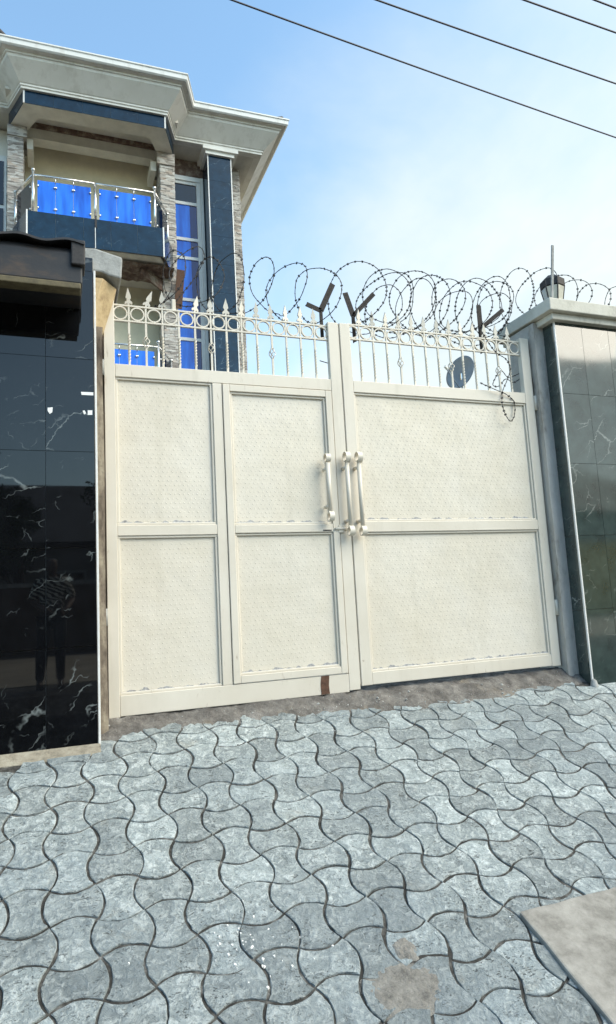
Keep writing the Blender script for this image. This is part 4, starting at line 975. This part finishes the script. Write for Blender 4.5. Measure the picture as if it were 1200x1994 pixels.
# roof
rf_ = MB(); ov = 0.50
ro = [(-7.9, 12.62), (-1.18, 12.62), (-0.95, 11.98), (2.47, 11.93), (2.70, 12.6), (4.77, 12.56), (4.77, 22.9), (-7.9, 22.9)]
rf_.v = [L(ho, x, y, 11.475) for x, y in ro] + [L(ho, x, y, 11.50) for x, y in ro] + [L(ho, -3.5, 17.4, 13.2), L(ho, 0.8, 16.2, 12.9), L(ho, 0.6, 18.4, 13.0)]
rf_.f = [tuple(range(8))[::-1]] + [(k, (k+1) % 8, 8+(k+1) % 8, 8+k) for k in range(8)] + [(8,9,16),(9,10,17,16),(10,11,17),(11,12,17),(12,13,17),(13,14,18,17),(14,15,16,18),(15,8,16),(16,17,18)]
roof = rf_.build('roof', 'roof_sheet', ho)
for a, b in (((-1.02, 11.93, 11.60), (0.0, 13.6, 12.0)), ((4.70, 12.62, 11.59), (3.7, 13.6, 11.95))):
    MB().tube([L(ho, *a), L(ho, *b)], 0.07, 8).build('ridge_cap', 'roof_sheet', roof, True)

# ------------------------------------------------------------------ dish and aerial behind the gate
dc = atY(901, 728, 14.0)
di = thing('satellite_dish', 'grey satellite dish seen behind the gate grill on a thin mast', 'satellite dish', loc=(dc.x, 14.0, 0.30))
prof_ = [(0.02, 0.0), (0.14, 0.008), (0.28, 0.035), (0.40, 0.075), (0.45, 0.10), (0.45, 0.112), (0.40, 0.088), (0.28, 0.048), (0.14, 0.021), (0.02, 0.013)]
dd = MB().lathe(prof_, n=32).build('reflector', 'dish_grey', di, True); dd.location = (0, 0, dc.z - 0.30)
dd.rotation_euler = Vector((-0.93, -0.29, 0.21)).to_track_quat('Z', 'Y').to_euler()
fa_ = MB().tube([(0, -0.42, 0.10), (0, -0.1, 0.62)], 0.014, 6).build('feed_arm', 'dish_grey', dd)
MB().tube([(0, -0.1, 0.58), (0, -0.06, 0.68)], 0.035, 8).build('feed_horn', 'white_paint', dd)
MB().tube([(-0.04, 0, 0.0), (-0.04, 0, dc.z - 0.30)], 0.03, 8).build('mast', 'steel', di)
ac = atY(634, 708, 14.0)
an = thing('tv_aerial', 'small brownish television aerial on a mast behind the gate seam', 'aerial', loc=(ac.x + 0.12, 14.0, 0.30))
MB().tube([(0, 0, 0), (0, 0, ac.z - 0.30 + 0.05)], 0.018, 6).build('mast', 'rusty_iron', an)
MB().tube([(-0.26, 0, ac.z - 0.30 + 0.06), (0.2, 0, ac.z - 0.30 - 0.04)], 0.012, 6).build('boom', 'rusty_iron', an)
for k in range(6):
    x = -0.24 + k * 0.085; z = ac.z - 0.30 + 0.055 - k * 0.0185
    MB().tube([(x - 0.03, -0.12, z - 0.05), (x + 0.03, 0.12, z + 0.05)], 0.007, 5).build('element', 'rusty_iron', an)

# ------------------------------------------------------------------ overhead power lines
wires = [((446, 0), (1200, 269.6), 'lowest thick black power cable crossing the sky'), ((731.7, 0), (1200, 163.7), 'second black power cable above the lowest one'),
         ((1020.5, 0), (1200, 64), 'third thin black power cable in the corner of the sky'), ((1158, 0), (1200, 16), 'topmost thin black power cable, farthest from the house')]
for a, c_, lab in wires:
    pa, pc = atZ(*a, 7.0), atZ(*c_, 7.0); mid = (pa + pc) / 2; d = (pc - pa); d.z = 0; d.normalize()
    pts = [mid + d * t + Vector((0, 0, 0.0016 * t * t)) for t in [-18 + 0.75 * k for k in range(49)]]
    tag(MB().tube(pts, 0.009, 6).build('power_cable', 'cable_black'), lab, 'cable', 'overhead power cables')

# ------------------------------------------------------------------ across the road: what the glossy tiles mirror
def walls(name, x0, x1, y0, y1, h, mat, label, cat='wall'):
    t = thing(name, label, cat, loc=((x0 + x1) / 2, y0, 0.10))
    BL(t, (x0, y0, 0.02), (x1, y1, h)).build('wall_body', mat, t); BL(t, (x0 - 0.05, y0 - 0.05, h - 0.002), (x1 + 0.05, y1 + 0.05, h + 0.1)).build('coping', 'concrete', t)
    return t
walls('compound_wall', 8.0, 34.0, -9.2, -8.95, 2.5, 'yellow_wall', 'long yellow compound wall across the road')
walls('compound_wall', -16.0, 7.8, -9.2, -8.95, 1.75, 'brown_wall', 'low brown compound wall across the road')
def far_house(x0, x1, y0, y1, h, mat, label):
    t = thing('far_house', label, 'house', loc=((x0 + x1) / 2, y1, 0.10))
    BL(t, (x0, y0, 0.02), (x1, y1, h)).build('wall', mat, t)
    p = MB(); e = 0.5; zc_ = h + (y1 - y0) * 0.28
    p.add([L(t, x0 - e, y0 - e, h), L(t, x1 + e, y0 - e, h), L(t, x1 + e, y1 + e, h), L(t, x0 - e, y1 + e, h), L(t, x0 + 2, (y0 + y1) / 2, zc_), L(t, x1 - 2, (y0 + y1) / 2, zc_)], [(0,1,2,3), (0,1,5,4), (1,2,5), (2,3,4,5), (3,0,4)])
    p.build('roof', 'roof_sheet', t)
    n = int((x1 - x0) / 3)
    for fl_ in range(int(h // 3)):
        for k in range(n):
            x = x0 + (k + 0.5) * (x1 - x0) / n; z = 1.2 + fl_ * 3
            w_ = BL(t, (x - 0.6, y1 - 0.02, z), (x + 0.6, y1 + 0.04, z + 1.2)).build('window', 'window_frame_white', t)
            BL(t, (x - 0.54, y1 + 0.041, z + 0.06), (x + 0.54, y1 + 0.05, z + 1.14)).build('pane', 'tinted_glass', w_)
far_house(-5.0, 9.0, -24, -14, 3.3, 'dim_wall', 'wide single storey grey house behind the brown compound wall')
far_house(18.0, 30.0, -27, -15, 4.4, 'dim_wall', 'low grey house behind the yellow compound wall')
far_house(-24.0, -7.0, -26, -14, 6.6, 'brown_wall', 'two storey brown house across the road')
def tree(x, y, h, r_, seed, label):
    t = thing('tree', label, 'tree', 'trees across the road', loc=(x, y, 0.10)); rr = random.Random(seed)
    tr = MB(); top = Vector((rr.uniform(-.3, .3), rr.uniform(-.3, .3), h * 0.62))
    tr.tube([(0, 0, -0.1), top * 0.4 + Vector((0.05, 0, 0)), top * 0.75, top], [0.2, 0.16, 0.12, 0.07], 8)
    cr = MB(); cl = []
    for k in range(16):
        a = rr.uniform(0, 6.28); q = Vector((math.cos(a) * r_ * rr.uniform(.15, .8), math.sin(a) * r_ * rr.uniform(.15, .8), h * rr.uniform(0.5, 0.92)))
        s0 = top * rr.uniform(0.55, 0.95); tr.tube([s0, s0.lerp(q, 0.5) + Vector((0, 0, 0.12)), q], [0.06, 0.04, 0.02], 5); cl.append(q)
    for q in cl:
        R_ = r_ * rr.uniform(0.28, 0.45)
        for k in range(240):
            d = Vector((rr.gauss(0, 1), rr.gauss(0, 1), rr.gauss(0, .8))).normalized() * R_ * rr.random() ** 0.4; c_ = q + d
            u = Vector((rr.gauss(0, 1), rr.gauss(0, 1), rr.gauss(0, 1))).normalized(); v = u.orthogonal().normalized(); s_ = rr.uniform(0.06, 0.13)
            cr.add([c_ - u * s_, c_ + v * s_ * .5, c_ + u * s_, c_ - v * s_ * .5], [(0, 1, 2, 3)])
    tr.build('trunk', 'bark', t, True); me = cr.mesh('crown', 'leaf'); place('crown', me, t)
tree(-3.4, -10.6, 7.0, 2.2, 1, 'tall leafy tree behind the brown compound wall')
tree(-1.2, -11.8, 4.6, 1.4, 2, 'small bushy tree behind the brown compound wall')
tree(2.6, -12.4, 5.4, 1.9, 6, 'round leafy tree beside the wide grey house')
tree(14.5, -12.0, 5.2, 1.7, 3, 'bushy tree behind the yellow compound wall')
po = thing('utility_pole', 'round wooden utility pole on the far verge', 'pole', loc=(-1.95, -8.1, 0.10))
MB().tube([(0, 0, -0.2), (0, 0, 8.6)], [0.13, 0.09], 10).build('shaft', 'bark', po, True)
MB().box((-0.9, -0.05, 7.9), (0.9, 0.05, 8.02)).build('crossarm', 'bark', po)

# ------------------------------------------------------------------ the photographer, mirrored in the black tiles
def skin(name, verts, edges, mat, parent=None, root=0, lev=2):
    me = bpy.data.meshes.new(name); me.from_pydata([v[:3] for v in verts], edges, []); me.materials.append(MATS[mat])
    o = place(name, me, parent)
    md = o.modifiers.new('skin', 'SKIN'); md.use_smooth_shade = True
    sk = me.skin_vertices[0].data
    for i, v in enumerate(verts):
        r_ = v[3]; sk[i].radius = r_ if isinstance(r_, tuple) else (r_, r_)
    sk[root].use_root = True
    sb = o.modifiers.new('sub', 'SUBSURF'); sb.levels = lev; sb.render_levels = lev
    return o
pe = thing('person', 'person in zebra striped blouse and black trousers holding a phone, mirrored in the black tiles', 'person', loc=(-0.07, -0.38, 0.10))
V_ = [(0, 0, 0.92, (.15, .11)), (0, 0.01, 1.08, (.125, .095)), (0, 0.03, 1.26, (.145, .10)), (0, 0.02, 1.37, (.075, .07)), (0, 0.04, 1.44, (.05, .05)), (0, 0.075, 1.49, (.07, .085)), (0, 0.075, 1.57, (.072, .09)), (0, 0.07, 1.62, (.045, .055)),
      (-.16, 0.02, 1.33, .05), (-.23, .03, 1.10, .042), (-.07, .27, 0.98, .034), (.005, .315, 0.925, .026),
      (.16, 0.02, 1.33, .05), (.25, .03, 1.10, .042), (.17, .26, 0.98, .034), (.135, .315, 0.925, .026),
      (-.09, 0, .84, .085), (-.11, .02, .47, .058), (-.13, -.02, .09, .04), (-.14, .10, .035, .035), (.09, 0, .84, .085), (.10, .02, .47, .058), (.10, -.02, .09, .04), (.12, .10, .035, .035)]
E_ = [(0,1),(1,2),(2,3),(3,4),(4,5),(5,6),(6,7),(2,8),(8,9),(9,10),(10,11),(2,12),(12,13),(13,14),(14,15),(0,16),(16,17),(17,18),(18,19),(0,20),(20,21),(21,22),(22,23)]
skin('body', V_, E_, 'skin', pe)
def grow(v, d): return (v[0], v[1], v[2], tuple(a + d for a in v[3]) if isinstance(v[3], tuple) else v[3] + d)
bl = [grow(V_[k], .022) for k in (0, 1, 2, 3, 8, 9, 12, 13)]; bl[0] = (0, 0, 0.90, (.175, .135)); bl[3] = (0, 0.02, 1.385, (.085, .08))
skin('blouse', bl, [(0,1),(1,2),(2,3),(2,4),(4,5),(2,6),(6,7)], 'zebra_cloth', pe)
tr_ = [grow(V_[k], .014) for k in (0, 16, 17, 18, 20, 21, 22)]
skin('trousers', tr_, [(0,1),(1,2),(2,3),(0,4),(4,5),(5,6)], 'trouser_black', pe)
skin('hair', [(0, 0.045, 1.50, (.072, .072)), (0, 0.05, 1.58, (.085, .092)), (0, 0.055, 1.63, (.06, .065))], [(0,1),(1,2)], 'hair_black', pe)
for sx_, cx_ in ((-1, -.12), (1, .11)):
    MB().lathe([(0.03, 0), (0.05, 0.01), (0.045, 0.045), (0.02, 0.06)], (cx_, 0.05, 0.0), 10).build('shoe', 'trouser_black', pe, True)
for sx_, bx_ in ((-1, .012), (1, .128)):                                  # hands: palm, four fingers behind the phone, thumb on the screen side
    hv = [(bx_, .315, .925, .022), (bx_ - sx_ * -.004, .33, .905, .024)]; he = [(0, 1)]
    for f_ in range(4):
        z = .935 - f_ * .018; i0 = len(hv); hv += [(bx_ + sx_ * .012, .340, z, .009), (bx_ + sx_ * .004, .362, z, .008), (bx_ - sx_ * .028, .366, z, .007)]; he += [(1, i0), (i0, i0 + 1), (i0 + 1, i0 + 2)]
    i0 = len(hv); hv += [(bx_ - sx_ * .006, .322, .955, .010), (bx_ - sx_ * .02, .326, .975, .008)]; he += [(1, i0), (i0, i0 + 1)]
    skin('hand', hv, he, 'skin', pe, 0, 1)
ph_ = B((0.034 - 0.07, -0.046, 0.925 + 0.10 - 0.035), (0.106 - 0.07, -0.038, 0.925 + 0.10 + 0.115)).build('phone', 'phone_black', bevel=0.002)
tag(ph_, 'black phone held at the waist by the mirrored person', 'phone')
print('pavers', npav)
